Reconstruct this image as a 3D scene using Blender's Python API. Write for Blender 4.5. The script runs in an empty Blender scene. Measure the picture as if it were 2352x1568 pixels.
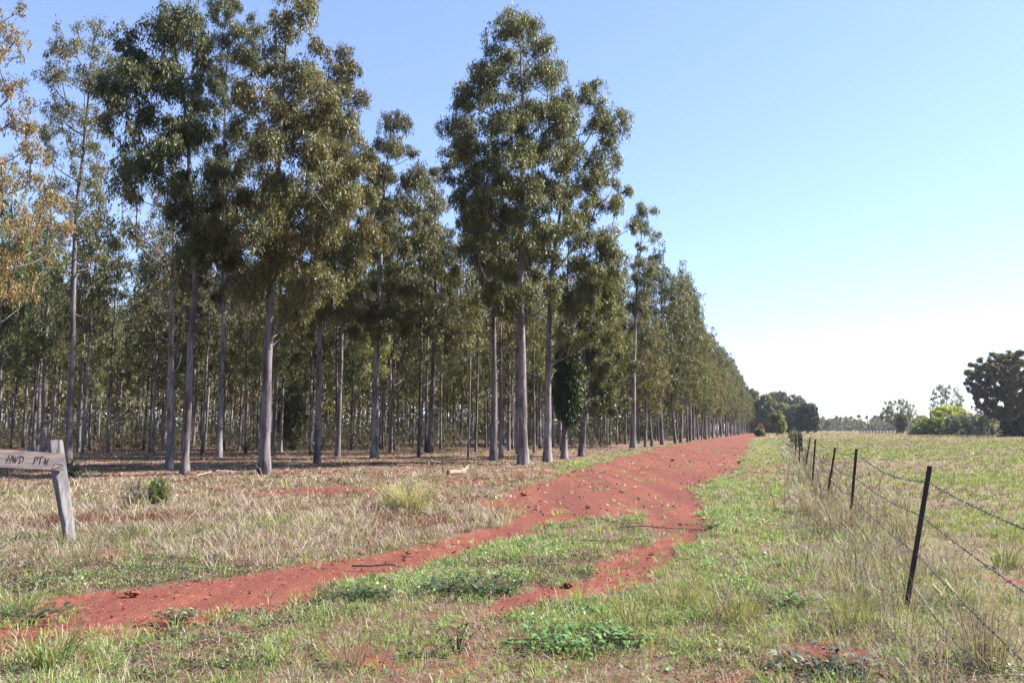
import bpy, math, random
import numpy as np
from mathutils import Vector

# ------------------------------------------------------------------ camera, sky, sun, exposure
SC = bpy.context.scene
F = 1829.0            # focal length in units of a 2352 x 1568 picture
PITCH = math.atan(201.0 / F)
EYE = 1.6
cam_d = bpy.data.cameras.new('camera')
cam_d.sensor_width = 36.0
cam_d.lens = 36.0 * F / 2352.0
cam_d.clip_start = 0.05
cam_d.clip_end = 6000.0
cam = bpy.data.objects.new('camera', cam_d)
cam.location = (0, 0, EYE)
cam.rotation_euler = (math.pi / 2 + PITCH, 0, 0)
SC.collection.objects.link(cam)
SC.camera = cam

SUN_EL, SUN_AZ = math.radians(39), math.radians(78)     # azimuth clockwise from the view direction (+Y)
w = bpy.data.worlds.new('World')
SC.world = w
w.use_nodes = True
nt = w.node_tree
nt.nodes.clear()
sky = nt.nodes.new('ShaderNodeTexSky')
sky.sky_type = 'NISHITA'
sky.sun_disc = False
sky.sun_elevation = SUN_EL
sky.sun_rotation = SUN_AZ
sky.altitude = 60
sky.air_density = 1.0
sky.dust_density = 0.15
sky.ozone_density = 2.0
bg = nt.nodes.new('ShaderNodeBackground')
bg.inputs['Strength'].default_value = 0.088
wo = nt.nodes.new('ShaderNodeOutputWorld')
gm = nt.nodes.new('ShaderNodeGamma')            # gentler fall-off towards the sun side
gm.inputs['Gamma'].default_value = 0.72
tint = nt.nodes.new('ShaderNodeVectorMath')
tint.operation = 'MULTIPLY'
tint.inputs[1].default_value = (1.0, 1.06, 1.36)
nt.links.new(sky.outputs[0], gm.inputs['Color'])
nt.links.new(gm.outputs[0], tint.inputs[0])
nt.links.new(tint.outputs[0], bg.inputs['Color'])
nt.links.new(bg.outputs[0], wo.inputs['Surface'])

sd = bpy.data.lights.new('sun', 'SUN')
sd.energy = 5.0
sd.angle = math.radians(0.53)
sd.color = (1.0, 0.95, 0.87)
sun = bpy.data.objects.new('sun', sd)
sv = Vector((math.sin(SUN_AZ) * math.cos(SUN_EL), math.cos(SUN_AZ) * math.cos(SUN_EL), math.sin(SUN_EL)))
sun.rotation_euler = sv.to_track_quat('Z', 'Y').to_euler()
sun.location = (40, 0, 60)
SC.collection.objects.link(sun)

SC.view_settings.view_transform = 'Standard'
SC.view_settings.look = 'None'
SC.view_settings.gamma = 1.0
SC.view_settings.exposure = 1.92
SC.cycles.max_bounces = 6
SC.cycles.diffuse_bounces = 3
SC.cycles.glossy_bounces = 2
SC.cycles.transmission_bounces = 4
SC.cycles.use_denoising = True
SC.cycles.denoiser = 'OPENIMAGEDENOISE'
SC.cycles.denoising_input_passes = 'RGB_ALBEDO_NORMAL'
SC.cycles.denoising_prefilter = 'ACCURATE'
SC.cycles.volume_bounces = 0

# ------------------------------------------------------------------ helpers
CP, SP = math.cos(PITCH), math.sin(PITCH)
def ray(x, y):
    u, v = (x - 1176.0) / F, (784.0 - y) / F
    return u, CP - SP * v, SP + CP * v
def at(x, y, depth):
    u, yy, zz = ray(x, y)
    t = depth / yy
    return np.array((u * t, depth, EYE + zz * t))
def ground(x, y):
    u, yy, zz = ray(x, y)
    t = -EYE / zz
    return np.array((u * t, yy * t, 0.0))
def project(X, Y):
    """pixel of ground points (arrays)"""
    yy = np.maximum(CP * Y + SP * (0 - EYE), 0.05)
    v = (-SP * Y + CP * (0 - EYE)) / yy
    return 1176 + F * X / yy, 784 - F * v

def hash2(ix, iy, s):
    n = (ix.astype(np.int64) * 374761393 + iy.astype(np.int64) * 668265263 + s * 974634777) & 0x7fffffff
    n = ((n ^ (n >> 13)) * 1274126177) & 0x7fffffff
    return ((n ^ (n >> 16)) & 0xffff) / 65535.0
def vnoise(x, y, s=0):
    ix, iy = np.floor(x), np.floor(y)
    fx, fy = x - ix, y - iy
    fx, fy = fx * fx * (3 - 2 * fx), fy * fy * (3 - 2 * fy)
    a, b = hash2(ix, iy, s), hash2(ix + 1, iy, s)
    c, d = hash2(ix, iy + 1, s), hash2(ix + 1, iy + 1, s)
    return (a + (b - a) * fx) * (1 - fy) + (c + (d - c) * fx) * fy
def fbm(x, y, s=0, o=4):
    t, a, n = 0, 0.5, 0
    for k in range(o):
        t = t + a * vnoise(x * 2 ** k, y * 2 ** k, s + k * 17)
        n += a
        a *= 0.5
    return t / n
def sstep(a, b, x):
    t = np.clip((x - a) / (b - a), 0, 1)
    return t * t * (3 - 2 * t)
def inpoly(px, py, poly):
    r = np.zeros(px.shape, bool)
    n = len(poly)
    for i in range(n):
        x0, y0 = poly[i]
        x1, y1 = poly[(i + 1) % n]
        if y0 == y1:
            continue
        c = ((y0 > py) != (y1 > py)) & (px < (x1 - x0) * (py - y0) / (y1 - y0) + x0)
        r ^= c
    return r
def nrm(v):
    return v / np.maximum(np.linalg.norm(v, axis=-1, keepdims=True), 1e-9)

def make_mesh(name, parts, mats, smooth=False):
    """parts: list of (verts, faces(n,k), colours per vertex or None, material index)"""
    me = bpy.data.meshes.new(name)
    nv = sum(len(p[0]) for p in parts)
    nl = sum(p[1].size for p in parts)
    nf = sum(len(p[1]) for p in parts)
    me.vertices.add(nv)
    me.loops.add(nl)
    me.polygons.add(nf)
    V = np.concatenate([np.asarray(p[0], np.float32) for p in parts])
    lo, st, mi, off, lc = [], [], [], 0, 0
    for p in parts:
        f = np.asarray(p[1], np.int64)
        lo.append((f + off).ravel())
        st.append(lc + np.arange(len(f)) * f.shape[1])
        mi.append(np.full(len(f), p[3] if len(p) > 3 else 0))
        off += len(p[0])
        lc += f.size
    me.vertices.foreach_set('co', V.ravel())
    me.loops.foreach_set('vertex_index', np.concatenate(lo).astype(np.int32))
    me.polygons.foreach_set('loop_start', np.concatenate(st).astype(np.int32))
    me.polygons.foreach_set('material_index', np.concatenate(mi).astype(np.int32))
    me.polygons.foreach_set('use_smooth', np.full(nf, bool(smooth)))
    if any(p[2] is not None for p in parts):
        at_ = me.attributes.new('col', 'FLOAT_COLOR', 'POINT')
        C = np.concatenate([np.asarray(p[2], np.float32) if p[2] is not None else np.full((len(p[0]), 3), 0.3, np.float32) for p in parts])
        C4 = np.ones((nv, 4), np.float32)
        C4[:, :3] = C
        at_.data.foreach_set('color', C4.ravel())
    for m in (mats if isinstance(mats, (list, tuple)) else [mats]):
        me.materials.append(m)
    me.update(calc_edges=True)
    return me
def obj(name, me, parent=None, loc=None, rot=None, scale=None):
    o = bpy.data.objects.new(name, me)
    SC.collection.objects.link(o)
    if parent:
        o.parent = parent
    if loc is not None:
        o.location = loc
    if rot is not None:
        o.rotation_euler = rot
    if scale is not None:
        o.scale = scale
    return o
def tag(o, label=None, cat=None, group=None, kind=None):
    if label: o['label'] = label
    if cat: o['category'] = cat
    if group: o['group'] = group
    if kind: o['kind'] = kind
    return o
def empty(name, loc=(0, 0, 0), rz=0):
    o = obj(name, None, loc=loc, rot=(0, 0, rz))
    o.empty_display_size = 0.2
    return o

def tube(P, R, sides=6, cap=True):
    P = np.asarray(P, float)
    R = np.asarray(R, float)
    n = len(P)
    T = np.empty_like(P)
    T[1:-1] = P[2:] - P[:-2]
    T[0], T[-1] = P[1] - P[0], P[-1] - P[-2]
    T = nrm(T)
    ref = np.array((0.0, 0, 1)) if abs(T[:, 2]).mean() < 0.8 else np.array((1.0, 0, 0))
    A = nrm(np.cross(T, ref))
    B = np.cross(T, A)
    a = np.arange(sides) * 2 * math.pi / sides
    ring = A[:, None] * np.cos(a)[None, :, None] + B[:, None] * np.sin(a)[None, :, None]
    V = (P[:, None] + ring * R[:, None, None]).reshape(-1, 3)
    i = np.arange(n - 1)[:, None] * sides
    j = np.arange(sides)[None]
    k = (j + 1) % sides
    Fq = np.stack([i + j, i + sides + j, i + sides + k, i + k], -1).reshape(-1, 4)
    return V, Fq
class MB:
    def __init__(s):
        s.v, s.f, s.n, s.c = [], [], 0, []
    def add(s, V, Fq, col=None):
        s.v.append(np.asarray(V, float)); s.f.append(np.asarray(Fq) + s.n); s.n += len(V)
        s.c.append(np.tile(np.asarray(col if col is not None else (.3, .3, .3), float), (len(V), 1)))
    def tube(s, P, R, sides=6, col=None):
        P = np.asarray(P, float)
        R = np.full(len(P), R) if np.isscalar(R) else R
        s.add(*tube(P, R, sides), col)
    def box(s, c, h, M=None, col=None):
        h = np.asarray(h, float)
        q = np.array([(x, y, z) for x in (-1, 1) for y in (-1, 1) for z in (-1, 1)], float) * h
        if M is not None:
            q = q @ np.asarray(M).T
        s.add(q + np.asarray(c), [(0, 1, 3, 2), (4, 6, 7, 5), (0, 4, 5, 1), (2, 3, 7, 6), (0, 2, 6, 4), (1, 5, 7, 3)], col)
    def part(s, mi=0, col=True):
        return (np.concatenate(s.v), np.concatenate(s.f), np.concatenate(s.c) if col else None, mi)

# ------------------------------------------------------------------ materials
def new_mat(name):
    m = bpy.data.materials.new(name)
    m.use_nodes = True
    t = m.node_tree
    t.nodes.clear()
    return m, t, t.nodes, t.links
def N(t, typ, **kw):
    n = t.nodes.new(typ)
    for k, v in kw.items():
        setattr(n, k, v)
    return n
def noise(t, vec, scale, detail=4, rough=0.6, dist=0.0):
    n = N(t, 'ShaderNodeTexNoise')
    n.inputs['Scale'].default_value = scale
    n.inputs['Detail'].default_value = detail
    n.inputs['Roughness'].default_value = rough
    n.inputs['Distortion'].default_value = dist
    if vec is not None:
        t.links.new(vec, n.inputs['Vector'])
    return n.outputs['Fac']
def ramp(t, fac, stops):
    n = N(t, 'ShaderNodeValToRGB')
    e = n.color_ramp.elements
    while len(e) < len(stops):
        e.new(0.5)
    for q, (p, c) in zip(e, stops):
        q.position = p
        q.color = (*c, 1) if len(c) == 3 else c
    t.links.new(fac, n.inputs[0])
    return n.outputs[0]
def mixc(t, fac, a, b, mode='MIX'):
    n = N(t, 'ShaderNodeMix', data_type='RGBA', blend_type=mode)
    for s, v in ((0, fac), (6, a), (7, b)):
        if hasattr(v, 'is_output'):
            t.links.new(v, n.inputs[s])
        elif s == 0:
            n.inputs[0].default_value = v
        else:
            n.inputs[s].default_value = (*v, 1)
    return n.outputs[2]
def mathn(t, op, a, b=0.0):
    n = N(t, 'ShaderNodeMath', operation=op)
    for i, v in enumerate((a, b)):
        if hasattr(v, 'is_output'):
            t.links.new(v, n.inputs[i])
        else:
            n.inputs[i].default_value = v
    return n.outputs[0]
def mapping(t, vec, scale):
    n = N(t, 'ShaderNodeMapping')
    n.inputs['Scale'].default_value = scale
    t.links.new(vec, n.inputs[0])
    return n.outputs[0]
def bump(t, h, strength, dist=0.02):
    n = N(t, 'ShaderNodeBump')
    n.inputs['Strength'].default_value = strength
    n.inputs['Distance'].default_value = dist
    t.links.new(h, n.inputs['Height'])
    return n.outputs[0]
def principled(t, col, rough=0.8, spec=0.3, nrmo=None, metal=0.0):
    p = N(t, 'ShaderNodeBsdfPrincipled')
    if hasattr(col, 'is_output'):
        t.links.new(col, p.inputs['Base Color'])
    else:
        p.inputs['Base Color'].default_value = (*col, 1)
    p.inputs['Roughness'].default_value = rough
    p.inputs['Specular IOR Level'].default_value = spec
    p.inputs['Metallic'].default_value = metal
    if nrmo is not None:
        t.links.new(nrmo, p.inputs['Normal'])
    return p.outputs[0]
def out(t, sh):
    o = N(t, 'ShaderNodeOutputMaterial')
    t.links.new(sh, o.inputs['Surface'])

def leaf_material(name, trans=0.3, rough=0.42, spec=0.5, objvar=0.25, tcol=(1.35, 1.3, 0.7), gain=1.0):
    m, t, nd, lk = new_mat(name)
    a = N(t, 'ShaderNodeAttribute', attribute_name='col')
    c = a.outputs['Color']
    if gain != 1:
        c = mixc(t, 1.0, c, (gain, gain, gain), 'MULTIPLY')
    if objvar:
        oi = N(t, 'ShaderNodeObjectInfo')
        hs = N(t, 'ShaderNodeHueSaturation')
        mr = N(t, 'ShaderNodeMapRange')
        mr.inputs[3].default_value = 1 - objvar
        mr.inputs[4].default_value = 1 + objvar
        lk.new(oi.outputs['Random'], mr.inputs[0])
        lk.new(mr.outputs[0], hs.inputs['Value'])
        mh = N(t, 'ShaderNodeMapRange')
        mh.inputs[3].default_value = 0.475
        mh.inputs[4].default_value = 0.502
        r2 = mathn(t, 'FRACT', mathn(t, 'MULTIPLY', oi.outputs['Random'], 7.31))
        lk.new(r2, mh.inputs[0])
        lk.new(mh.outputs[0], hs.inputs['Hue'])
        lk.new(c, hs.inputs['Color'])
        c = hs.outputs[0]
    p = principled(t, c, rough, spec)
    tr = N(t, 'ShaderNodeBsdfTranslucent')
    lk.new(mixc(t, 1.0, c, tcol, 'MULTIPLY'), tr.inputs['Color'])
    mx = N(t, 'ShaderNodeMixShader')
    mx.inputs[0].default_value = trans
    lk.new(p, mx.inputs[1])
    lk.new(tr.outputs[0], mx.inputs[2])
    out(t, mx.outputs[0])
    return m
M_LEAF = leaf_material('eucalypt_leaf', trans=0.42, rough=0.5, spec=0.4)
M_GRASS = leaf_material('grass_blade', trans=0.34, rough=0.5, spec=0.35, objvar=0, gain=0.68)

def bark_material(name, c0, c1, dark, red):
    m, t, nd, lk = new_mat(name)
    tc = N(t, 'ShaderNodeTexCoord')
    v = tc.outputs['Object']
    oi = N(t, 'ShaderNodeObjectInfo')
    add = N(t, 'ShaderNodeVectorMath', operation='ADD')
    cx = N(t, 'ShaderNodeCombineXYZ')
    lk.new(mathn(t, 'MULTIPLY', oi.outputs['Random'], 40.0), cx.inputs[0])
    lk.new(v, add.inputs[0])
    lk.new(cx.outputs[0], add.inputs[1])
    v2 = add.outputs[0]
    n1 = noise(t, mapping(t, v2, (3.5, 3.5, 0.8)), 1.0, 5)
    base = ramp(t, n1, [(0.40, c0), (0.56, c1)])
    n2 = noise(t, mapping(t, v2, (6, 6, 1.6)), 1.0, 3, 0.5, 0.5)
    base = mixc(t, ramp(t, n2, [(0.54, (0, 0, 0)), (0.62, (0.75, 0.75, 0.75))]), base, red)
    n3 = noise(t, mapping(t, v2, (14, 14, 5)), 1.0, 4)
    base = mixc(t, ramp(t, n3, [(0.58, (0, 0, 0)), (0.66, (0.65, 0.65, 0.65))]), base, dark)
    # scorched, flaking patches low on the butt
    sx = N(t, 'ShaderNodeSeparateXYZ')
    lk.new(v, sx.inputs[0])
    nb = noise(t, mapping(t, v2, (5, 5, 1.0)), 1.0, 4)
    low = mathn(t, 'SUBTRACT', mathn(t, 'ADD', mathn(t, 'MULTIPLY', nb, 2.4), mathn(t, 'MULTIPLY', mathn(t, 'SUBTRACT', oi.outputs['Random'], 1.05), 1.3)), mathn(t, 'MULTIPLY', sx.outputs[2], 0.75))
    base = mixc(t, ramp(t, low, [(0.55, (0, 0, 0)), (0.72, (0.80, 0.82, 0.84))]), base, dark)
    nh = noise(t, mapping(t, v2, (20, 20, 7)), 1.0, 5)
    out(t, principled(t, base, 0.85, 0.15, bump(t, nh, 0.5, 0.02)))
    return m
M_BARK = bark_material('smooth_grey_bark', (0.078, 0.069, 0.070), (0.205, 0.186, 0.182), (0.028, 0.02, 0.018), (0.115, 0.072, 0.06))
M_BARK_M = bark_material('mottled_grey_bark', (0.050, 0.043, 0.045), (0.145, 0.128, 0.128), (0.022, 0.016, 0.015), (0.10, 0.062, 0.052))
M_BARK_D = bark_material('dark_bark', (0.12, 0.10, 0.09), (0.22, 0.19, 0.17), (0.04, 0.03, 0.025), (0.18, 0.11, 0.08))

# ------------------------------------------------------------------ ground zones (world positions, read off the picture through the ground plane)
ROAD = [
 [(1728,990.5),(1690,997),(1640,1005),(1580,1014),(1510,1028),(1450,1043),(1400,1057),(1340,1075),(1250,1103),(1170,1128),(1105,1150),(1115,1166),(1190,1176),(1185,1192),
  (1140,1214),(1075,1231),(1000,1245),(930,1261),(860,1274),(780,1284),(700,1294),(600,1310),(520,1324),(430,1337),(330,1350),(250,1364),(150,1376),(55,1392),
  (95,1425),(150,1438),(200,1440),(300,1449),(400,1440),(470,1425),(540,1411),(620,1392),(690,1376),(735,1354),(790,1336),(840,1320),(930,1302),(1000,1287),(1080,1264),
  (1150,1246),(1230,1222),(1290,1199),(1370,1184),(1450,1180),(1510,1168),(1560,1168),(1612,1150),(1572,1128),(1600,1112),(1650,1093),(1690,1075),(1708,1045),(1722,1015),(1742,994),(1745,990.5)],
 [(1490,1170),(1560,1166),(1612,1150),(1620,1190),(1602,1226),(1562,1270),(1502,1312),(1442,1342),(1360,1348),(1288,1342),(1330,1312),(1390,1282),(1440,1258),(1520,1242),(1532,1216),(1480,1204)],
 [(-10,1452),(60,1440),(104,1468),(60,1500),(0,1516),(-250,1560),(-250,1445)],
 [(1150,1372),(1200,1352),(1270,1330),(1330,1340),(1320,1360),(1250,1392),(1180,1412)],
]
def ell(cx, cy, rx, ry):
    return [(cx + rx * math.cos(a), cy + ry * math.sin(a)) for a in np.linspace(0, 2 * math.pi, 14)[:-1]]
BARE = [ell(1175, 1425, 60, 16), ell(700, 1535, 70, 14), ell(480, 1548, 60, 12), ell(1330, 1530, 50, 12), ell(1860, 1492, 100, 42), ell(890, 1500, 90, 20), ell(1000, 1546, 90, 16), ell(1795, 1073, 22, 5), ell(1750, 1082, 40, 6), ell(2290, 1322, 60, 12),
        ell(800, 1125, 120, 8), ell(1060, 1105, 90, 8), ell(640, 1130, 80, 6), ell(1230, 1085, 50, 5), ell(300, 1272, 50, 9), ell(1640, 1560, 60, 25), ell(1130, 1490, 40, 12)]
FOREST = [(-4000,1120),(0,1112),(200,1106),(380,1100),(600,1100),(780,1093),(1000,1086),(1150,1078),(1300,1058),(1450,1036),(1560,1014),(1680,996.5),(1725,989.5),(1700,985.2),(-30000,985.2),(-30000,1120)]
LOWGREEN = [ell(250, 1320, 420, 42), ell(60, 1340, 240, 40), ell(430, 1485, 280, 42), ell(2200, 1520, 230, 60), ell(1450, 1215, 110, 14), ell(1600, 1510, 160, 30), ell(1270, 1310, 110, 22), ell(700, 1410, 120, 22), ell(1180, 1240, 120, 12)]
BRIGHT = [ell(1230, 1262, 170, 26), ell(1000, 1335, 160, 26), ell(1720, 1190, 90, 45), ell(1700, 1300, 110, 40), ell(150, 1545, 160, 30), ell(1320, 1440, 110, 45), ell(1350, 1068, 120, 7), ell(1200, 1112, 60, 8), ell(1690, 1120, 60, 20), ell(560, 1530, 130, 28), ell(1450, 1395, 120, 30)]
MEADOW_LINE = [(-4000,1120),(0,1112),(380,1100),(780,1093),(1000,1086),(1150,1078),(1300,1058),(1250,1103),(1105,1150),(1190,1180),(1140,1214),(1000,1245),(860,1274),(700,1290),(500,1296),(250,1285),(0,1290),(-900,1300),(-6000,1300)]
def edge_x(y):
    return -11.7 + 0.332 * y
def fence_x(y):
    return 3.54 + 0.338 * (y - 7.14)
def soft(X, Y, polys, jx=0.14, k=5, warp=0.22, seed=5):
    wx = (fbm(X * 1.3, Y * 1.3, seed) - 0.5) * 2 * warp * 1.6
    wy = (fbm(X * 1.3, Y * 1.3, seed + 50) - 0.5) * 2 * warp * 2.2
    s = 1 + 0.012 * Y
    acc = np.zeros(X.shape)
    offs = [(0, 0), (1, 0.4), (-1, -0.4), (0.3, 1), (-0.3, -1)][:k]
    for ox, oy in offs:
        px, py = project(X + wx * s + ox * jx, Y + wy * s + oy * jx * 1.3)
        r = np.zeros(X.shape, bool)
        for p in polys:
            r |= inpoly(px, py, p)
        acc += r & (Y > 1.5)
    return acc / len(offs)
def zones(X, Y):
    z = {}
    z['road'] = np.maximum(sstep(0.05, 0.75, soft(X, Y, ROAD, warp=0.24, jx=0.2)), 0.95 * soft(X, Y, BARE, warp=0.35) * (fbm(X * 3, Y * 3, 77) > 0.38))
    z['track'] = sstep(0.05, 0.75, soft(X, Y, ROAD, warp=0.24, jx=0.2))
    fx = fence_x(Y)
    z['field'] = sstep(-0.1, 0.5, X - fx) * (1 - z['track'])
    z['forest'] = soft(X, Y, [FOREST], warp=0.6) * (X < fx - 6)
    z['low'] = soft(X, Y, LOWGREEN, warp=0.7)
    z['bright'] = soft(X, Y, BRIGHT, warp=0.7)
    z['meadow'] = soft(X, Y, [MEADOW_LINE], warp=0.4)
    z['verge'] = np.exp(-((X - fx + 0.1) / 0.75) ** 2)
    return z
def gz(X, Y):
    """ground height"""
    r = np.hypot(X, Y)
    h = 0.05 * (fbm(X * 0.5, Y * 0.5, 11) - 0.5) + 0.03 * (fbm(X * 2.2, Y * 2.2, 12) - 0.5)
    return h * np.clip(r / 6, 0.3, 1)

# ------------------------------------------------------------------ ground mesh: a fan of cells, fine near the camera, reaching the horizon
def build_ground():
    rad = [0.0]
    r = 0.6
    while r < 5000:
        rad.append(r)
        r *= 1.0125 if r < 120 else 1.05
        if r < 9: r += 0.012
    rad = np.array(rad)
    ang = np.concatenate([np.linspace(-46, 46, 461), np.linspace(46, 314, 68)[1:-1]])
    na, nr = len(ang), len(rad)
    A = np.radians(ang)
    X = rad[:, None] * np.sin(A)[None]
    Y = rad[:, None] * np.cos(A)[None]
    Xf, Yf = X.ravel(), Y.ravel()
    Z = gz(Xf, Yf)
    z = zones(Xf, Yf)
    # wheel ruts and loose crumbs on the track
    Z = Z * (1 - 0.75 * z['track'])
    along = Xf - 0.335 * Yf
    Z = Z + z['track'] * (0.035 * (fbm(along * 1.6, Yf * 0.05, 31) - 0.5) + 0.018 * (fbm(Xf * 4, Yf * 4, 32) - 0.5)) * np.clip(30 / np.maximum(Yf, 1), 0.3, 1)
    Z = Z - 0.03 * z['track'] + np.where(Yf > 1, 0, 0)
    me_i = np.arange(nr - 1)[:, None] * na
    j = np.arange(na)[None]
    k = (j + 1) % na
    Fq = np.stack([me_i + j, me_i + k, me_i + na + k, me_i + na + j], -1).reshape(-1, 4)
    V = np.stack([Xf, Yf, Z], -1)
    dry = fbm(Xf * 0.25, Yf * 0.25, 41)
    farv = 0.85 * sstep(28, 65, Yf) * (1 - z['forest']) * (1 - z['track']) * (Xf > edge_x(Yf) + 1)
    C = np.stack([z['road'], z['forest'], np.clip(np.maximum(z['field'], farv), 0, 1)], -1)
    is_tr = z['track'][Fq].mean(1) > 0.5
    for name, sel in (('ground', ~is_tr), ('dirt_track', is_tr)):
        f = Fq[sel]
        u, inv = np.unique(f, return_inverse=True)
        me = make_mesh(name, [(V[u], inv.reshape(f.shape), C[u])], M_GROUND, smooth=True)
        tag(obj(name, me), kind='structure')
    me = None
def ground_material():
    m, t, nd, lk = new_mat('red_soil_and_litter')
    a = N(t, 'ShaderNodeAttribute', attribute_name='col')
    sp = N(t, 'ShaderNodeSeparateColor')
    lk.new(a.outputs['Color'], sp.inputs[0])
    g = N(t, 'ShaderNodeNewGeometry')
    v = g.outputs['Position']
    road, forest, field = sp.outputs[0], sp.outputs[1], sp.outputs[2]
    big = noise(t, v, 0.35, 4)
    fine = noise(t, v, 9.0, 6, 0.7)
    grit = noise(t, v, 40.0, 3, 0.7)
    red = ramp(t, fine, [(0.3, (0.185, 0.058, 0.037)), (0.55, (0.25, 0.083, 0.054)), (0.75, (0.32, 0.125, 0.088))])
    red = mixc(t, ramp(t, big, [(0.35, (0, 0, 0)), (0.7, (0.5, 0.5, 0.5))]), red, (0.32, 0.122, 0.082))
    # compacted wheel lines along the track
    mp = N(t, 'ShaderNodeMapping')
    mp.inputs['Rotation'].default_value = (0, 0, math.radians(18.5))
    mp.inputs['Scale'].default_value = (1.1, 0.06, 1)
    lk.new(v, mp.inputs[0])
    line = noise(t, mp.outputs[0], 1.0, 4, 0.6)
    red = mixc(t, ramp(t, line, [(0.42, (0.9, 0.9, 0.9)), (0.55, (0, 0, 0))]), red, (0.19, 0.064, 0.048))
    blot = noise(t, mapping(t, v, (1.6, 3.2, 1)), 1.0, 6, 0.75, 0.4)
    red = mixc(t, ramp(t, blot, [(0.50, (0, 0, 0)), (0.66, (0.75, 0.75, 0.75))]), red, (0.18, 0.062, 0.045))
    red = mixc(t, ramp(t, noise(t, mapping(t, v, (5, 9, 1)), 1.0, 5, 0.8), [(0.60, (0, 0, 0)), (0.68, (0.8, 0.8, 0.8))]), red, (0.34, 0.15, 0.11))
    peb = N(t, 'ShaderNodeTexVoronoi')
    peb.inputs['Scale'].default_value = 14.0
    lk.new(v, peb.inputs['Vector'])
    pc = N(t, 'ShaderNodeSeparateColor')
    lk.new(peb.outputs['Color'], pc.inputs[0])
    spots = mathn(t, 'MULTIPLY', mathn(t, 'LESS_THAN', peb.outputs['Distance'], 0.26), mathn(t, 'GREATER_THAN', pc.outputs[0], 0.86))
    red = mixc(t, mathn(t, 'MULTIPLY', spots, 0.6), red, (0.50, 0.30, 0.22))
    # general soil under the grass: red with bleached thatch
    th = ramp(t, noise(t, v, 5.0, 6, 0.75), [(0.35, (0.15, 0.055, 0.037)), (0.52, (0.16, 0.10, 0.065)), (0.7, (0.24, 0.185, 0.125))])
    # forest floor: pinkish brown leaf litter with pale flakes
    fl = N(t, 'ShaderNodeTexVoronoi')
    fl.inputs['Scale'].default_value = 7.0
    lk.new(v, fl.inputs['Vector'])
    fc = N(t, 'ShaderNodeSeparateColor')
    lk.new(fl.outputs['Color'], fc.inputs[0])
    lit = ramp(t, fc.outputs[0], [(0.0, (0.10, 0.045, 0.03)), (0.4, (0.17, 0.085, 0.06)), (0.75, (0.25, 0.15, 0.11)), (1.0, (0.42, 0.31, 0.25))])
    lit = mixc(t, ramp(t, noise(t, v, 0.8, 5), [(0.5, (0, 0, 0)), (0.68, (0.6, 0.6, 0.6))]), lit, (0.20, 0.20, 0.09))
    # paddock: green pasture with dead brown-grey patches
    mp2 = mapping(t, v, (0.10, 0.22, 1))
    pas = ramp(t, noise(t, mp2, 1.0, 6, 0.65), [(0.36, (0.21, 0.15, 0.105)), (0.5, (0.21, 0.19, 0.085)), (0.62, (0.19, 0.23, 0.065))])
    pas = mixc(t, ramp(t, noise(t, v, 4.0, 5, 0.7), [(0.42, (0.45, 0.45, 0.45)), (0.6, (0, 0, 0))]), pas, (0.15, 0.095, 0.065))
    # past about 90 m the paddock is cured grass
    sx = N(t, 'ShaderNodeSeparateXYZ')
    lk.new(v, sx.inputs[0])
    far = N(t, 'ShaderNodeMapRange')
    far.inputs[1].default_value = 90
    far.inputs[2].default_value = 150
    lk.new(mathn(t, 'ADD', sx.outputs[1], mathn(t, 'MULTIPLY', big, 40.0)), far.inputs[0])
    cured = ramp(t, noise(t, mapping(t, v, (0.012, 0.07, 1)), 1.0, 4), [(0.36, (0.17, 0.13, 0.08)), (0.48, (0.22, 0.145, 0.11)), (0.60, (0.165, 0.16, 0.07))])
    pas = mixc(t, far.outputs[0], pas, cured)
    c = mixc(t, field, th, pas)
    c = mixc(t, forest, c, lit)
    edge = mathn(t, 'ADD', road, mathn(t, 'MULTIPLY', mathn(t, 'SUBTRACT', fine, 0.5), 0.9))
    c = mixc(t, ramp(t, edge, [(0.38, (0, 0, 0)), (0.58, (1, 1, 1))]), c, red)
    c = mixc(t, 1.0, c, (0.70, 0.70, 0.72), 'MULTIPLY')
    c = mixc(t, mathn(t, 'MULTIPLY', road, 0.9), c, mixc(t, 1.0, c, (0.9, 0.9, 0.9), 'MULTIPLY'))
    h = mathn(t, 'ADD', fine, mathn(t, 'MULTIPLY', grit, 0.5))
    out(t, principled(t, c, 0.95, 0.1, bump(t, h, 0.8, 0.035)))
    return m
M_GROUND = ground_material()
build_ground()

# ------------------------------------------------------------------ trees
def leaves(C, AX, L, Wd, rng):
    n = len(C)
    side = nrm(np.cross(AX, rng.normal(size=(n, 3))))
    a = AX * (L / 2)[:, None]
    s = side * (Wd / 2)[:, None]
    V = np.stack([C - a, C + s - a * 0.15, C + a, C - s - a * 0.15], 1).reshape(-1, 3)
    Fq = np.arange(4 * n).reshape(n, 4)
    return V, Fq
def palette_cols(pal, n, rng, jit=0.25):
    cols = np.array([p[1] for p in pal])
    wts = np.array([p[0] for p in pal], float)
    i = rng.choice(len(pal), n, p=wts / wts.sum())
    return 0.88 * cols[i] * (1 + jit * rng.uniform(-1, 1, (n, 1)))
GREEN = [(5, (0.070, 0.082, 0.030)), (3, (0.098, 0.106, 0.039)), (2, (0.048, 0.058, 0.024)), (1, (0.14, 0.132, 0.052))]
OLIVE = [(4, (0.100, 0.103, 0.038)), (3, (0.072, 0.084, 0.032)), (2, (0.145, 0.133, 0.052)), (2, (0.115, 0.086, 0.040))]
BROWN = [(4, (0.105, 0.095, 0.036)), (3, (0.085, 0.085, 0.031)), (2, (0.125, 0.090, 0.040)), (3, (0.065, 0.075, 0.027))]
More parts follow.
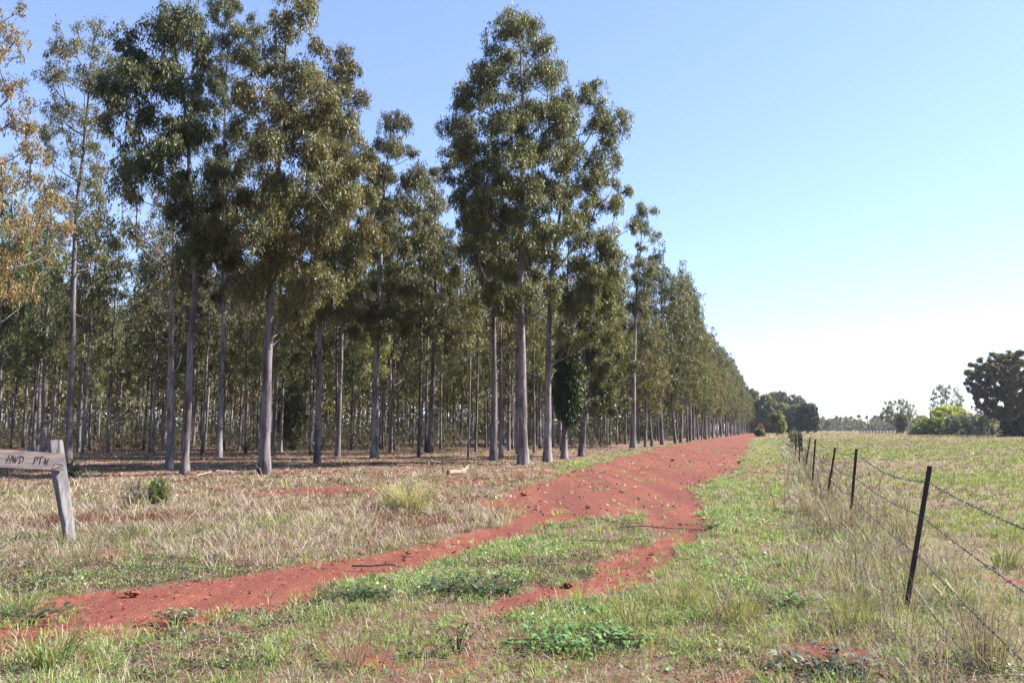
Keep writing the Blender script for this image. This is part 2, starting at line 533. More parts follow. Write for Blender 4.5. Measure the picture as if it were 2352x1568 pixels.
ORANGE = [(4, (0.24, 0.175, 0.065)), (3, (0.21, 0.175, 0.065)), (1, (0.25, 0.14, 0.075)), (4, (0.14, 0.135, 0.055))]
DARKIVY = [(6, (0.022, 0.036, 0.014)), (2, (0.042, 0.062, 0.02)), (1, (0.10, 0.125, 0.035))]
GREY = [(4, (0.135, 0.145, 0.095)), (2, (0.18, 0.185, 0.125)), (2, (0.09, 0.10, 0.06))]
YELLOWG = [(4, (0.27, 0.33, 0.05)), (3, (0.16, 0.22, 0.035)), (2, (0.33, 0.37, 0.08))]
TAN_TOP = [(1.6, (0.18, 0.13, 0.06)), (5, (0.075, 0.09, 0.034)), (1.2, (0.22, 0.145, 0.075)), (2, (0.045, 0.055, 0.022))]
LIGHTG = [(4, (0.125, 0.148, 0.058)), (3, (0.16, 0.172, 0.07)), (2, (0.09, 0.112, 0.044))]

def bez(a, b, c, n=5):
    t = np.linspace(0, 1, n)[:, None]
    return (1 - t) ** 2 * a + 2 * t * (1 - t) * b + t * t * c

def grow(seed, trunk, r0, env, nclump, Rc, nleaf, L, Wd, pal, hb, sides=10, droop=1.1, bundle=16, forks=(), dead=0, flat=0.8, depthf=1.0, wood_scale=1.0, shell=0.42, minsep=0.62, flare=0.5):
    """trunk: (n,3) path relative to the base; env: rows (z, xl, xr) of the crown outline. Returns wood part and leaf part."""
    rng = np.random.default_rng(seed)
    trunk = np.asarray(trunk, float)
    H = trunk[-1, 2]
    zs = np.linspace(0, H, 26)
    tp = np.stack([np.interp(zs, trunk[:, 2], trunk[:, 0]), np.interp(zs, trunk[:, 2], trunk[:, 1]), zs], -1)
    wob = np.cumsum(rng.normal(0, 0.018, (26, 2)), 0) * np.linspace(0, 1, 26)[:, None] ** 0.5
    tp[:, :2] += wob
    tr = r0 * (0.10 + 0.90 * (1 - zs / H) ** 0.85) * (1 + flare * np.exp(-np.maximum(zs, 0) / 0.35)) * (1 + 0.05 * rng.normal(size=26))
    tp[0, 2] = -0.15
    env = np.array(sorted(map(tuple, env)), float)
    ez, xl, xr = env[:, 0], env[:, 1], env[:, 2]
    zz = np.linspace(ez[0], ez[-1], 200)
    hw = (np.interp(zz, ez, xr) - np.interp(zz, ez, xl)) / 2
    pdf = np.maximum(hw, 0.05) ** 1.35
    pdf /= pdf.sum()
    cdf = np.cumsum(pdf)
    cl, rad = [], []
    ncd = 14
    while len(cl) < nclump:
        big = rng.uniform() < 0.42
        best, bs = None, -1e9
        for _ in range(ncd):
            z = zz[min(199, int(np.searchsorted(cdf, rng.uniform())))]
            h = (np.interp(z, ez, xr) - np.interp(z, ez, xl)) / 2
            cx = (np.interp(z, ez, xr) + np.interp(z, ez, xl)) / 2
            R = Rc * (rng.uniform(0.8, 1.2) if big else rng.uniform(0.4, 0.7)) * (0.75 + 0.25 * min(1, h / (2.2 * Rc)))
            R = min(R, max(h, 0.25))
            q = max(h - (0.62 if big else 0.35) * R, 0.02)
            a = rng.uniform(0, 2 * math.pi)
            u = rng.uniform() ** shell
            p = np.array((cx + q * u * math.cos(a), np.interp(z, tp[:, 2], tp[:, 1]) + q * depthf * u * math.sin(a), min(z, ez[-1] - 0.45 * R)))
            if cl:
                D = np.array(cl) - p
                d3 = (np.linalg.norm(D, axis=1) / (np.array(rad) + R)).min()
                d2 = (np.hypot(D[:, 0], D[:, 2]) / (np.array(rad) + R)).min()
                sc = min(d3, 1.1) + 0.8 * min(d2, 1.0) + rng.uniform(0, 0.25)
            else:
                sc = 0
            if sc > bs:
                best, bs = (p, R), sc
        cl.append(best[0])
        rad.append(best[1])
    cl, rad = np.array(cl), np.array(rad)
    # skeleton: each clump joins the nearest wood below it
    nodes = [p for p in tp if p[2] >= hb * 0.8]
    nodes = nodes if nodes else [tp[-1]]
    par = [-1] * len(nodes)
    ntr = len(nodes)
    cnt = [0] * len(nodes)
    trad = np.interp([p[2] for p in nodes], zs, tr)
    order = np.argsort(np.hypot(cl[:, 0] - np.interp(cl[:, 2], zs, tp[:, 0]), cl[:, 1] - np.interp(cl[:, 2], zs, tp[:, 1])))
    paths = []
    for ci in order:
        c = cl[ci] - np.array((0, 0, 0.15 * rad[ci]))
        NA = np.array(nodes)
        dv = c - NA
        hd = np.hypot(dv[:, 0], dv[:, 1])
        cost = np.linalg.norm(dv, axis=1) + 1.6 * np.maximum(0, 0.55 * hd - dv[:, 2]) + 0.5 * np.maximum(0, dv[:, 2] - 3.5 - hd)
        k = int(np.argmin(cost))
        a = NA[k]
        d = c - a
        mid = a + np.array((d[0] * 0.55, d[1] * 0.55, d[2] * 0.30)) + rng.normal(0, 0.08, 3) * np.linalg.norm(d) * 0.5
        B = bez(a, mid, c, 5)
        ids = [k]
        for q in B[1:]:
            nodes.append(q)
            par.append(ids[-1])
            cnt.append(0)
            ids.append(len(nodes) - 1)
        i = ids[-1]
        while i >= 0:
            cnt[i] += 1
            i = par[i]
        paths.append(ids)
    wood = MB()
    wood.add(*tube(tp, tr, sides))
    NA = np.array(nodes)
    for ids in paths:
        rr = []
        for i in ids:
            r_ = 0.013 * wood_scale * max(cnt[i], 1) ** 0.55 + 0.004
            if ids[0] < ntr:
                r_ = min(r_, trad[ids[0]] * 0.62)
            rr.append(r_)
        rr[0] = min(rr[0], rr[1] * 1.3)
        rr[-1] *= 0.5
        wood.tube(NA[ids], np.array(rr), 5)
    for k in range(dead):
        z = rng.uniform(hb * 0.45, hb * 1.15)
        p0 = np.array((np.interp(z, zs, tp[:, 0]), np.interp(z, zs, tp[:, 1]), z))
        a = rng.uniform(0, 2 * math.pi)
        ln = rng.uniform(0.8, 2.6)
        d = np.array((math.cos(a), math.sin(a), rng.uniform(0.1, 0.7)))
        pts = [p0]
        for s in range(5):
            d = d + rng.normal(0, 0.16, 3) + np.array((0, 0, 0.08))
            pts.append(pts[-1] + d / np.linalg.norm(d) * ln / 5)
        wood.tube(np.array(pts), np.linspace(0.035, 0.008, 6) * wood_scale, 5)
    for f in forks:
        wood.tube(np.array(f[0]), np.array(f[1]), 7)
    # leaves in hanging bundles
    nlobe = 5
    lob_d = nrm(rng.normal(size=(len(cl), nlobe, 3)) + np.array((0, 0, 0.15)))
    lobes = cl[:, None] + lob_d * (rad[:, None, None] * rng.uniform(0.35, 0.75, (len(cl), nlobe, 1))) * np.array((1, 1, flat))
    nb = np.maximum(3, (nleaf / bundle * (rad / Rc) ** 2).astype(int))
    ci = np.repeat(np.arange(len(cl)), nb)
    n = len(ci)
    d = nrm(rng.normal(size=(n, 3)) + np.array((0, 0, 0.45)))
    rr = rad[ci] * 0.55 * rng.uniform(0, 1, n) ** 0.36
    bc = lobes[ci, rng.integers(0, nlobe, n)] + d * rr[:, None] * np.array((1, 1, flat))
    bcol = palette_cols(pal, n, rng, 0.22)
    ccol = 1 + 0.22 * rng.uniform(-1, 1, len(cl))
    bcol = bcol * ccol[ci][:, None]
    li = np.repeat(np.arange(n), bundle)
    m = len(li)
    off = rng.normal(0, 1, (m, 3)) * np.array((0.36, 0.36, 0.62)) * (L * 1.15)
    C = bc[li] + off - np.array((0, 0, L * 0.3))
    AX = nrm(0.42 * d[li] + np.array((0, 0, -droop)) + rng.normal(0, 0.34, (m, 3)))
    Ls = L * rng.uniform(0.6, 1.25, m)
    Ws = Wd * rng.uniform(0.7, 1.3, m)
    V, Fq = leaves(C, AX, Ls, Ws, rng)
    col = bcol[li] * (1 + 0.2 * rng.uniform(-1, 1, (m, 1)))
    return wood.part(0, False), (V, Fq, np.repeat(np.clip(col, 0.003, 0.9), 4, 0), 0)

def plant(name, loc, wood, leaf, label, cat, group=None, bark=None, lmat=None, crown='crown'):
    root = empty(name, loc)
    tag(root, label, cat, group)
    obj('trunk', make_mesh('trunk', [wood], bark or M_BARK, smooth=True), root)
    obj(crown, make_mesh(crown, [leaf], lmat or M_LEAF), root)
    return root

def hero(name, bx, by, wpx, path, env, pal, label, seed, dens=1.0, hb_y=None, dead=3, group='front trees of the plantation', L=0.165, Wd=0.042, Rc=1.10, nleaf=2700, bark=None, cat='tree', depth=None, crown='crown', **kw):
    g = ground(bx, by)
    if depth:
        g = at(bx, by, depth)
        g[2] = 0
    d = g[1]
    tk = []
    for (x, y) in [(bx, by)] + list(path):
        p = at(x, y, d) - g
        tk.append(p)
    tk[0][2] = 0
    e = []
    for (y, l, r) in env:
        pl, pr = at(l, y, d) - g, at(r, y, d) - g
        e.append((pl[2], pl[0], pr[0]))
    e = sorted(e)
    area = sum((e[i + 1][0] - e[i][0]) * (e[i][2] - e[i][1] + e[i + 1][2] - e[i + 1][1]) / 2 for i in range(len(e) - 1))
    nc = int(max(6, area * 1.75 / (Rc * Rc) * dens))
    e = [(z, l - 0.22 * Rc, r + 0.22 * Rc) for z, l, r in e]
    hb = e[0][0] if hb_y is None else (at(bx, hb_y, d) - g)[2]
    wood, leaf = grow(seed, tk, wpx / F * d / 2, e, nc, Rc, nleaf, L, Wd, pal, hb, dead=dead, **kw)
    return plant(name, g, wood, leaf, label, cat, group, bark, crown=crown)

HEROES = [
 # base x, y, trunk width, path, crown outline rows (y, left, right), palette, label, density
 (157,1058,15,[(165,800),(172,500),(200,250),(212,60)],[(38,195,228),(80,130,256),(140,88,272),(220,95,262),(330,88,250),(420,112,246),(520,135,252),(600,190,268)],OLIVE,'slim tall eucalypt with open airy crown, right behind the sign post',.55,560,6),
 (100,1037,13,[(105,800),(118,500),(122,420)],[(420,95,150),(500,60,160),(620,40,150),(720,25,115)],OLIVE,'thin-crowned eucalypt whose trunk meets the top of the sign post',.5,700,6),
 (-48,1078,22,[(-40,600),(-30,200),(-20,-100)],[(-110,-70,40),(0,-110,66),(100,-120,58),(200,-120,62),(330,-130,84),(430,-120,138),(520,-120,146),(600,-120,105),(680,-100,60)],ORANGE,'eucalypt with orange-yellow foliage leaning in from the left picture edge',.62,650,2),
 (388,1079,16,[(397,760),(402,560),(408,330)],[(320,385,430),(420,330,450),(520,285,440),(600,272,430),(660,330,470)],OLIVE,'pale-barked eucalypt just left of the forked dark-trunked tree',.6,620,8),
 (424,1091,18,[(436,800),(444,640),(430,450),(415,250),(380,40)],[(-12,340,400),(60,296,462),(140,272,472),(220,262,470),(300,250,465),(380,246,470),(440,282,500),(520,400,520),(600,440,535)],GREEN,'tall dark green eucalypt with forked blue-grey trunk and scorched base',.85,560,3),
 (503,1050,13,[(512,700),(515,300),(525,20)],[(-25,490,558),(60,462,585),(150,456,586),(260,450,590),(360,455,590),(450,450,580),(560,450,560),(680,470,560)],GREEN,'narrow tall eucalypt between the forked tree and the thick-trunked brownish one',.85,680,3),
 (606,1088,24,[(615,800),(628,520),(645,250),(662,40)],[(-25,640,690),(40,610,722),(110,572,746),(200,546,754),(300,560,790),(400,530,830),(480,520,852),(560,490,850),(640,540,828),(730,590,690)],BROWN,'big eucalypt with thick trunk and wide drooping brownish olive crown',.95,720,2),
 (728,1065,15,[(735,800),(748,500),(782,150)],[(112,772,802),(180,756,818),(250,742,838),(330,722,842),(430,720,842),(530,700,846),(640,690,840),(760,690,790)],BROWN,'olive-crowned eucalypt just right of the big thick-trunked tree',.85,760,3),
 (775,1048,11,[(785,720),(800,500),(815,380)],[(350,800,860),(450,775,900),(600,765,900),(720,760,850)],GREEN,'thin straight eucalypt with high first fork, half hidden by olive crowns',.7,720,4),
 (860,1051,16,[(866,750),(880,450),(897,270)],[(245,882,914),(300,850,950),(370,842,968),(450,840,980),(560,830,985),(660,800,960),(770,810,930)],OLIVE,'eucalypt with one long bare limb on each side below its pointed crown',.75,760,6),
 (987,1041,14,[(997,780),(998,600),(995,420)],[(395,972,1012),(440,940,1022),(520,930,1032),(620,940,1052),(720,950,1062),(790,970,1040)],OLIVE,'eucalypt whose trunk forks into a narrow V midway left of the log',.8,790,5),
 (1133,1058,17,[(1138,800),(1141,600),(1130,470)],[(450,1075,1150),(540,1055,1180),(620,1050,1190),(710,1085,1190)],OLIVE,'dark-trunked eucalypt directly left of the tallest pale-trunked tree',.85,700,4),
 (1202,1067,23,[(1200,700),(1200,480),(1202,250),(1192,60)],[(38,1148,1238),(90,1106,1272),(140,1094,1290),(200,1045,1310),(270,1036,1325),(340,994,1325),(400,1032,1310),(470,1050,1330),(560,1060,1325),(640,1090,1290),(720,1130,1260)],GREEN,'tallest eucalypt with pale mauve trunk and dense green crown, nearest the track',.95,640,2),
 (1257,1060,18,[(1258,800),(1266,620),(1290,440),(1330,300)],[(195,1338,1402),(250,1300,1426),(330,1285,1434),(400,1285,1426),(480,1285,1450),(560,1280,1456),(640,1270,1450),(720,1280,1440),(800,1290,1430)],GREEN,'eucalypt forking into heavy limbs just right of the tallest tree',.9,800,3),
 (1334,1048,12,[(1341,960),(1343,800),(1348,640)],[(620,1330,1420),(720,1320,1446),(800,1330,1450),(880,1342,1446),(955,1348,1430)],GREEN,'small leaning eucalypt with curved foot and foliage hanging low over the verge',.95,930,2),
 (1454,1029,13,[(1456,850),(1462,700),(1476,520)],[(472,1468,1492),(520,1452,1510),(600,1446,1513),(680,1442,1506),(750,1450,1492)],GREEN,'slim straight eucalypt with bare trunk standing at the track edge',.7,760,4),
]
for i, (bx, by, wpx, path, env, pal, label, dens, hby, dead) in enumerate(HEROES):
    kw = dict(Rc=0.8, nleaf=640, L=0.165, Wd=0.042) if dens < 0.65 else {}
    if i in (0, 4, 6, 7, 10, 11, 14):
        kw['bark'] = M_BARK_M
    hero('eucalypt', bx, by, wpx, path, env, pal, label, 100 + i, dens, hby, dead, **kw)

# trunk wrapped in a dark column of epicormic leaves
hero('eucalypt', 1296, 1052, 14, [(1300, 850), (1306, 600), (1312, 450)], [(775,1292,1328),(830,1280,1332),(900,1276,1336),(945,1283,1333),(970,1300,1325)], DARKIVY,
     'eucalypt wrapped in a dense dark green column of leaves low on its trunk', 140, 2.6, 960, 1, L=0.22, Wd=0.075, Rc=0.6, nleaf=700, shell=0.8, depth=43.5)

# a few shared tree meshes for the plantation behind
VAR = []
rs = np.random.default_rng(7)
for k in range(8):
    H = rs.uniform(17.5, 20.5)
    hb = H * (0.33, 0.40, 0.30, 0.42, 0.34, 0.24, 0.37, 0.28)[k]
    hwm = rs.uniform(2.0, 2.7)
    e = []
    for tt in np.linspace(0, 1, 9):
        wv = hwm * (math.sin(math.pi * min(1, (tt * 0.86 + 0.14))) ** 0.6) * (1 - 0.35 * tt) * rs.uniform(0.8, 1.15)
        if tt == 1: wv = 0.35
        cxo = rs.uniform(-0.4, 0.4)
        e.append((hb + (H - hb) * tt, cxo - wv, cxo + wv))
    tk = [(0, 0, 0), (rs.uniform(-.15, .15), rs.uniform(-.15, .15), hb), (rs.uniform(-.35, .35), rs.uniform(-.3, .3), H * 0.95)]
    pal = (GREEN, OLIVE, LIGHTG, OLIVE, LIGHTG, OLIVE, LIGHTG, GREEN)[k]
    wood, leaf = grow(300 + k, tk, rs.uniform(0.095, 0.145), e, 54, 0.95, 250, 0.25, 0.075, pal, hb, sides=8, dead=6, bundle=12)
    VAR.append((make_mesh('trunk', [wood], M_BARK if k % 2 else M_BARK_M, smooth=True), make_mesh('crown', [leaf], M_LEAF), H))
for k in range(5):      # fuller crowns for the outer row, which gets the light
    H = rs.uniform(17.0, 20.5)
    hb = H * (0.30, 0.24, 0.34, 0.27, 0.20)[k]
    hwm = (2.9, 3.3, 2.5, 3.5, 3.0)[k]
    e = []
    for tt in np.linspace(0, 1, 9):
        wv = hwm * (math.sin(math.pi * min(1, (tt * 0.84 + 0.16))) ** 0.65) * (1 - 0.3 * tt) * rs.uniform(0.75, 1.2)
        if tt == 1: wv = 0.5
        cxo = rs.uniform(-0.6, 0.6)
        e.append((hb + (H - hb) * tt, cxo - wv, cxo + wv))
    tk = [(0, 0, 0), (rs.uniform(-.3, .3), rs.uniform(-.3, .3), hb), (rs.uniform(-.7, .7), rs.uniform(-.5, .5), H * 0.95)]
    wood, leaf = grow(340 + k, tk, rs.uniform(0.14, 0.18), e, 96, 1.05, 420, 0.25, 0.075, (GREEN, OLIVE, GREEN, OLIVE, GREEN)[k], hb, sides=8, dead=3, bundle=12)
    VAR.append((make_mesh('trunk', [wood], M_BARK if k % 2 else M_BARK_M, smooth=True), make_mesh('crown', [leaf], M_LEAF), H))
def tree_copy(k, loc, rz, s, label, group, sxy=1.0):
    root = empty('eucalypt', loc, rz)
    root.scale = (s * sxy, s * sxy, s)
    tag(root, label, 'tree', group)
    obj('trunk', VAR[k][0], root)
    obj('crown', VAR[k][1], root)
    return root
rp = random.Random(11)
placed = [tuple(ground(h[0], h[1])[:2]) for h in HEROES]
SECOND = [
 (24,1029,'eucalypt with dark trunk rising just above the sign board lettering'),
 (86,1032,'eucalypt with sunlit trunk edge close left of the sign post top'),
 (203,1024,'crooked thin dark trunk right of the sign, second row'),
 (464,1046,'slender eucalypt with bleached lower trunk between two dark trunks'),
 (443,1029,'eucalypt half hidden behind the bleached slender trunk'),
 (526,1024,'second-row eucalypt standing left of the thick brownish tree'),
 (581,1022,'thin second-row eucalypt touching the left side of the thick trunk'),
 (714,1044,'eucalypt with trunk beside the pale round shrub in the forest'),
 (880,1030,'eucalypt tucked close behind the tree with two bare limbs'),
 (897,1036,'dark thin eucalypt a step right of the tree with two bare limbs'),
 (948,1022,'second-row eucalypt midway between the limbed tree and the V-forked tree'),
 (1012,1033,'eucalypt close right of the V-forked trunk behind the log'),
 (1043,1022,'eucalypt behind the left end of the log'),
 (1057,1025,'eucalypt with lit trunk edge straight behind the log'),
 (1119,1022,'thin eucalypt behind the dark trunk beside the tallest tree'),
 (1181,1028,'thin eucalypt squeezed between the tallest tree and its left neighbour'),
 (1231,1018,'reddish thin trunk in the gap right of the tallest tree'),
 (1240,1030,'eucalypt touching the left side of the heavy-limbed forking trunk'),
 (1375,1022,'second-row eucalypt behind the low hanging foliage beside the verge'),
 (1403,1022,'eucalypt right of the low hanging foliage, left of the slim bare trunk'),
]
for i, (x, y, lab) in enumerate(SECOND):
    g = ground(x, y)
    tree_copy(i % 8, g, rp.uniform(0, 6.28), rp.uniform(0.86, 1.02), lab, 'second row of the plantation')
    placed.append((g[0], g[1]))
# the edge row receding along the track
y = 72.0
k = 0
while y < 345:
    x = edge_x(y) + rp.uniform(-0.6, 0.5)
    tree_copy(rp.choice([8, 9, 10, 11, 12, 8, 9, 11, 5]), (x, y, 0), rp.uniform(0, 6.28), rp.choice([0.74, 0.86, 0.93, 0.98, 1.03, 1.08, 1.12]) * (1.08 if 95 < y < 118 else 1) * (1 - 0.2 * max(0, (y - 200) / 145)), 'eucalypt in the outer row that recedes along the red track', 'outer row of the plantation along the track', 1.0)
    placed.append((x, y))
    y += rp.uniform(3.2, 4.6) * (1 if y < 170 else 1.25) + (3.5 if rp.random() < 0.14 else 0)
# interior rows
MASS = []
nrow = 0
for r_ in range(1, 60):
    s = 0.0
    while s < 330:
        s += 3.9
        ox, oy = -4.1 * r_ + rp.uniform(-.3, .3), 1.36 * r_
        yy = 30 + s + oy + rp.uniform(-1.1, 1.1)
        xx = edge_x(30 + s) + ox + rp.uniform(-0.9, 0.9)
        if yy < 43 or xx < -0.69 * yy - 6:
            continue
        if min((xx - a) ** 2 + (yy - b) ** 2 for a, b in placed) < 4.5:
            continue
        if yy > 175 and r_ > 5:
            continue
        if rp.random() < 0.2:
            continue
        if (yy < 84) or (r_ <= 2 and yy < 125):
            tree_copy(rp.randrange(8), (xx, yy, 0), rp.uniform(0, 6.28), rp.uniform(0.68, 1.02), 'slender grey eucalypt deep inside the shaded plantation behind the front rows', 'inner trees of the plantation')
            nrow += 1
        else:
            MASS.append((xx, yy))
print('inner trees', nrow, 'mass', len(MASS))
# the wood beyond, too deep to tell tree from tree
def mass_mesh(points, seed, H=(15, 19), base=0.24, nl=420, L=0.6, Wd=0.26, pal=OLIVE, hw=2.2, rt=0.115):
    rng = np.random.default_rng(seed)
    mb = MB()
    Vs, Cs = [], []
    for (x, y) in points:
        h = rng.uniform(*H)
        b = h * (base + rng.uniform(-0.08, 0.08))
        lean = rng.normal(0, 0.25, 2)
        P = np.array([(x, y, -0.2), (x + lean[0] * .3, y + lean[1] * .3, b), (x + lean[0], y + lean[1], h * 0.95)])
        mb.tube(P, np.array((rt * 1.1, rt * 0.75, 0.03)) * rng.uniform(0.8, 1.2), 6)
        nc = 16
        t = rng.uniform(0, 1, nc)
        w_ = hw * np.sin(math.pi * (0.12 + 0.85 * t)) ** 0.6 * (1 - 0.4 * t)
        a = rng.uniform(0, 6.28, nc)
        u = rng.uniform(0, 1, nc) ** 0.5
        c = np.stack([x + lean[0] * t + w_ * u * np.cos(a), y + lean[1] * t + w_ * u * np.sin(a), b + (h - b) * t], -1)
        i = rng.integers(0, nc, nl)
        C = c[i] + rng.normal(0, 0.48, (nl, 3))
        AX = nrm(np.array((0, 0, -0.8)) + rng.normal(0, 0.5, (nl, 3)))
        V, _ = leaves(C, AX, L * rng.uniform(.6, 1.2, nl), Wd * rng.uniform(.7, 1.2, nl), rng)
        Vs.append(V)
        Cs.append(np.repeat(palette_cols(pal, nl, rng, 0.3) * rng.uniform(0.8, 1.2), 4, 0))
    V = np.concatenate(Vs)
    return mb.part(0, True), (V, np.arange(len(V)).reshape(-1, 4), np.concatenate(Cs), 1)
wp, lp = mass_mesh(MASS, 5)
tag(obj('distant_forest', make_mesh('distant_forest', [wp, lp], [M_BARK, M_LEAF])), kind='stuff')

# ------------------------------------------------------------------ other trees and shrubs
def bushy(name, bx, by, wpx, path, env, pal, label, seed, cat='tree', depth=None, **kw):
    a = dict(dens=1.6, dead=0, group=None, L=0.5, Wd=0.25, Rc=1.2, nleaf=330, droop=0.2, flare=0.2)
    a.update(kw)
    return hero(name, bx, by, wpx, path, env, pal, label, seed, cat=cat, depth=depth, **a)
bushy('rain_tree', 2318, 1003, 11, [(2318, 930), (2325, 880), (2335, 830)], [(808,2275,2360),(825,2245,2390),(850,2228,2410),(875,2226,2420),(900,2236,2420),(925,2250,2420),(945,2262,2410),(962,2290,2400)], TAN_TOP,
      'large spreading dark tree with tan flower-tipped crown on the far paddock side', 501, dens=1.25, bark=M_BARK_D, Rc=1.0, flat=0.42, shell=0.5, wood_scale=2.6, nleaf=900, L=0.30, Wd=0.13)
bushy('dense_shrub', 2352, 1003, 7, [(2352, 985), (2352, 960)], [(945,2345,2400),(960,2315,2410),(980,2300,2410),(1000,2305,2410)], DARKIVY,
      'dark shrubby thicket under the large spreading tree', 502, cat='shrub', dens=1.6, shell=0.6, bark=M_BARK_D)
bushy('mounded_shrub', 2132, 997.5, 5, [(2132, 985), (2132, 965)], [(946,2140,2166),(958,2124,2174),(972,2108,2180),(986,2094,2184),(999,2086,2182)], YELLOWG,
      'low yellow-green mounded shrub spreading to the paddock grass', 503, cat='shrub', dens=1.9, flat=0.55, shell=0.5, depth=215)
bushy('domed_shrub', 2178, 996, 6, [(2178, 970), (2178, 950)], [(934,2160,2195),(945,2142,2212),(958,2140,2218),(975,2150,2215),(990,2155,2210)], YELLOWG,
      'taller dark domed shrub behind the yellow-green mounded one', 504, cat='shrub', dens=1.9, flat=0.5, shell=0.5, depth=226)
bushy('grey_shrub', 2230, 998, 5, [(2230, 985), (2230, 970)], [(952,2205,2245),(962,2180,2262),(975,2168,2285),(988,2170,2292),(998,2175,2292)], GREY,
      'wide grey-green loose shrub beside the yellow-green mound', 505, cat='shrub', dens=1.3, shell=0.5, depth=205)
bushy('sparse_tree', 2270, 996, 5, [(2271, 965), (2268, 940), (2268, 915)], [(905,2262,2275),(918,2245,2290),(935,2236,2295),(955,2238,2290),(968,2250,2285)], GREY,
      'small sparse half-bare tree between the grey shrub and large spreading tree', 506, dens=0.45, nleaf=70, dead=4, depth=200, wood_scale=1.8, bark=M_BARK_D, Rc=0.9)
bushy('open_eucalypt', 2174, 990, 5, [(2174, 950), (2174, 900)], [(884,2158,2186),(895,2145,2200),(915,2138,2212),(935,2136,2216),(950,2145,2210)], GREY,
      'airy pale eucalypt rising behind the domed shrub', 507, dens=0.75, nleaf=90, depth=260, wood_scale=1.6)
bushy('open_eucalypt', 2062, 987.5, 5, [(2062, 965), (2062, 930)], [(917,2045,2080),(928,2030,2092),(945,2023,2102),(960,2024,2104),(970,2040,2090)], LIGHTG,
      'lone spreading eucalypt with clear sky behind it beyond the paddock', 508, dens=0.9, nleaf=110, depth=290, wood_scale=1.8, bark=M_BARK_D)
bushy('small_shrub', 2072, 990, 2, [(2072, 975), (2072, 962)], [(954,2068,2076),(962,2062,2082),(975,2060,2084),(986,2064,2080)], OLIVE,
      'small upright shrub in front of the lone spreading eucalypt', 509, cat='shrub', depth=275, dens=1.3, Rc=0.7)
bushy('round_tree', 1757, 993, 6, [(1757, 960), (1757, 915)], [(905,1750,1766),(912,1740,1776),(925,1735,1782),(940,1728,1786),(965,1726,1788),(990,1728,1786)], LIGHTG,
      'olive round-crowned tree where the track ends', 510, depth=320, dens=1.5)
bushy('olive_tree', 1724, 992, 5, [(1724, 960), (1724, 905)], [(893,1716,1730),(903,1706,1742),(925,1702,1746),(960,1702,1748),(990,1704,1746)], OLIVE,
      'olive tree closing the far end of the plantation row', 523, depth=345, dens=1.5)
bushy('tall_tree', 1786, 992, 6, [(1786, 950), (1786, 910)], [(899,1778,1795),(905,1768,1804),(915,1763,1812),(930,1764,1814),(950,1764,1814),(985,1766,1812)], OLIVE,
      'tallest blue-green tree of the clump beyond the track end', 511, depth=370, dens=1.5, bark=M_BARK_D)
bushy('tall_tree', 1828, 992, 6, [(1828, 950), (1828, 915)], [(908,1815,1838),(915,1808,1846),(925,1804,1852),(945,1804,1850),(985,1806,1848)], GREY,
      'open-topped tree right of the tallest in the clump beyond the track', 512, depth=370, dens=1.2, bark=M_BARK_D)
bushy('leafy_tree', 1797, 993, 5, [(1797, 970), (1797, 945)], [(928,1788,1806),(938,1779,1816),(955,1776,1820),(988,1776,1820)], LIGHTG,
      'light green leafy tree below the tall clump beyond the track', 513, depth=310, dens=1.6)
bushy('leafy_tree', 1822, 993, 5, [(1822, 970), (1822, 945)], [(932,1815,1832),(945,1808,1838),(965,1806,1842),(989,1806,1842)], GREY,
      'dull grey-green tree between the light leafy tree and the dark round one', 514, depth=305, dens=1.5)
bushy('dark_tree', 1855, 993, 6, [(1855, 970), (1855, 945)], [(928,1843,1866),(936,1833,1874),(952,1830,1879),(970,1830,1880),(985,1836,1876)], DARKIVY,
      'dark round bushy tree standing alone at the right end of the clump', 515, depth=290, dens=2.2, shell=0.6, bark=M_BARK_D)
bushy('young_tree', 1785, 997, 3, [(1785, 975), (1785, 955)], [(945,1778,1792),(955,1771,1798),(970,1768,1802),(990,1768,1802)], LIGHTG,
      'young light green tree at the far end of the wire fence', 516, depth=190, dens=1.1, Rc=0.8, L=0.35)
bushy('red_shrub', 1746, 993, 2, [(1746, 985), (1746, 977)], [(974,1744,1748),(978,1741,1752),(984,1741,1751),(989,1743,1750)], [(1, (0.20, 0.04, 0.035)), (1, (0.14, 0.05, 0.035))],
      'small bright red shrub beside the far track end', 517, cat='shrub', depth=230, dens=1.4, Rc=0.6, L=0.3)
bushy('green_shrub', 1745, 1000, 2, [(1745, 992), (1745, 988)], [(984,1740,1750),(989,1735,1755),(996,1735,1756),(1000,1738,1752)], LIGHTG,
      'low green shrub on the right verge at the far track end', 518, cat='shrub', depth=170, dens=1.5, Rc=0.6, L=0.3)
bushy('round_shrub', 668, 1024, 5, [(668, 1000), (665, 950), (665, 920)], [(886,650,680),(905,636,696),(935,630,706),(965,630,708),(990,640,704),(1005,650,690)], LIGHTG,
      'pale green round bushy sapling among the trunks behind the thick tree', 519, cat='shrub', depth=62, dens=1.7, Rc=0.45, L=0.16, Wd=0.06, nleaf=200)
bushy('feathery_shrub', 362, 1168, 2, [(362, 1150), (360, 1130)], [(1098,355,368),(1112,343,380),(1130,340,388),(1150,342,384),(1166,350,376)], [(3, (0.085, 0.125, 0.028)), (2, (0.14, 0.16, 0.04)), (2, (0.05, 0.085, 0.022))],
      'bright green feathery little shrub in the dry grass left of the track', 520, cat='shrub', dens=1.6, Rc=0.11, L=0.05, Wd=0.010, nleaf=240, droop=-0.5)
bushy('feathery_shrub', 312, 1172, 2, [(312, 1150), (310, 1130)], [(1104,295,325),(1120,282,338),(1140,280,340),(1160,290,335)], GREY,
      'grey-green hazy little shrub beside the bright feathery one', 521, cat='shrub', dens=1.0, Rc=0.13, L=0.05, Wd=0.009, nleaf=170, droop=-0.5)
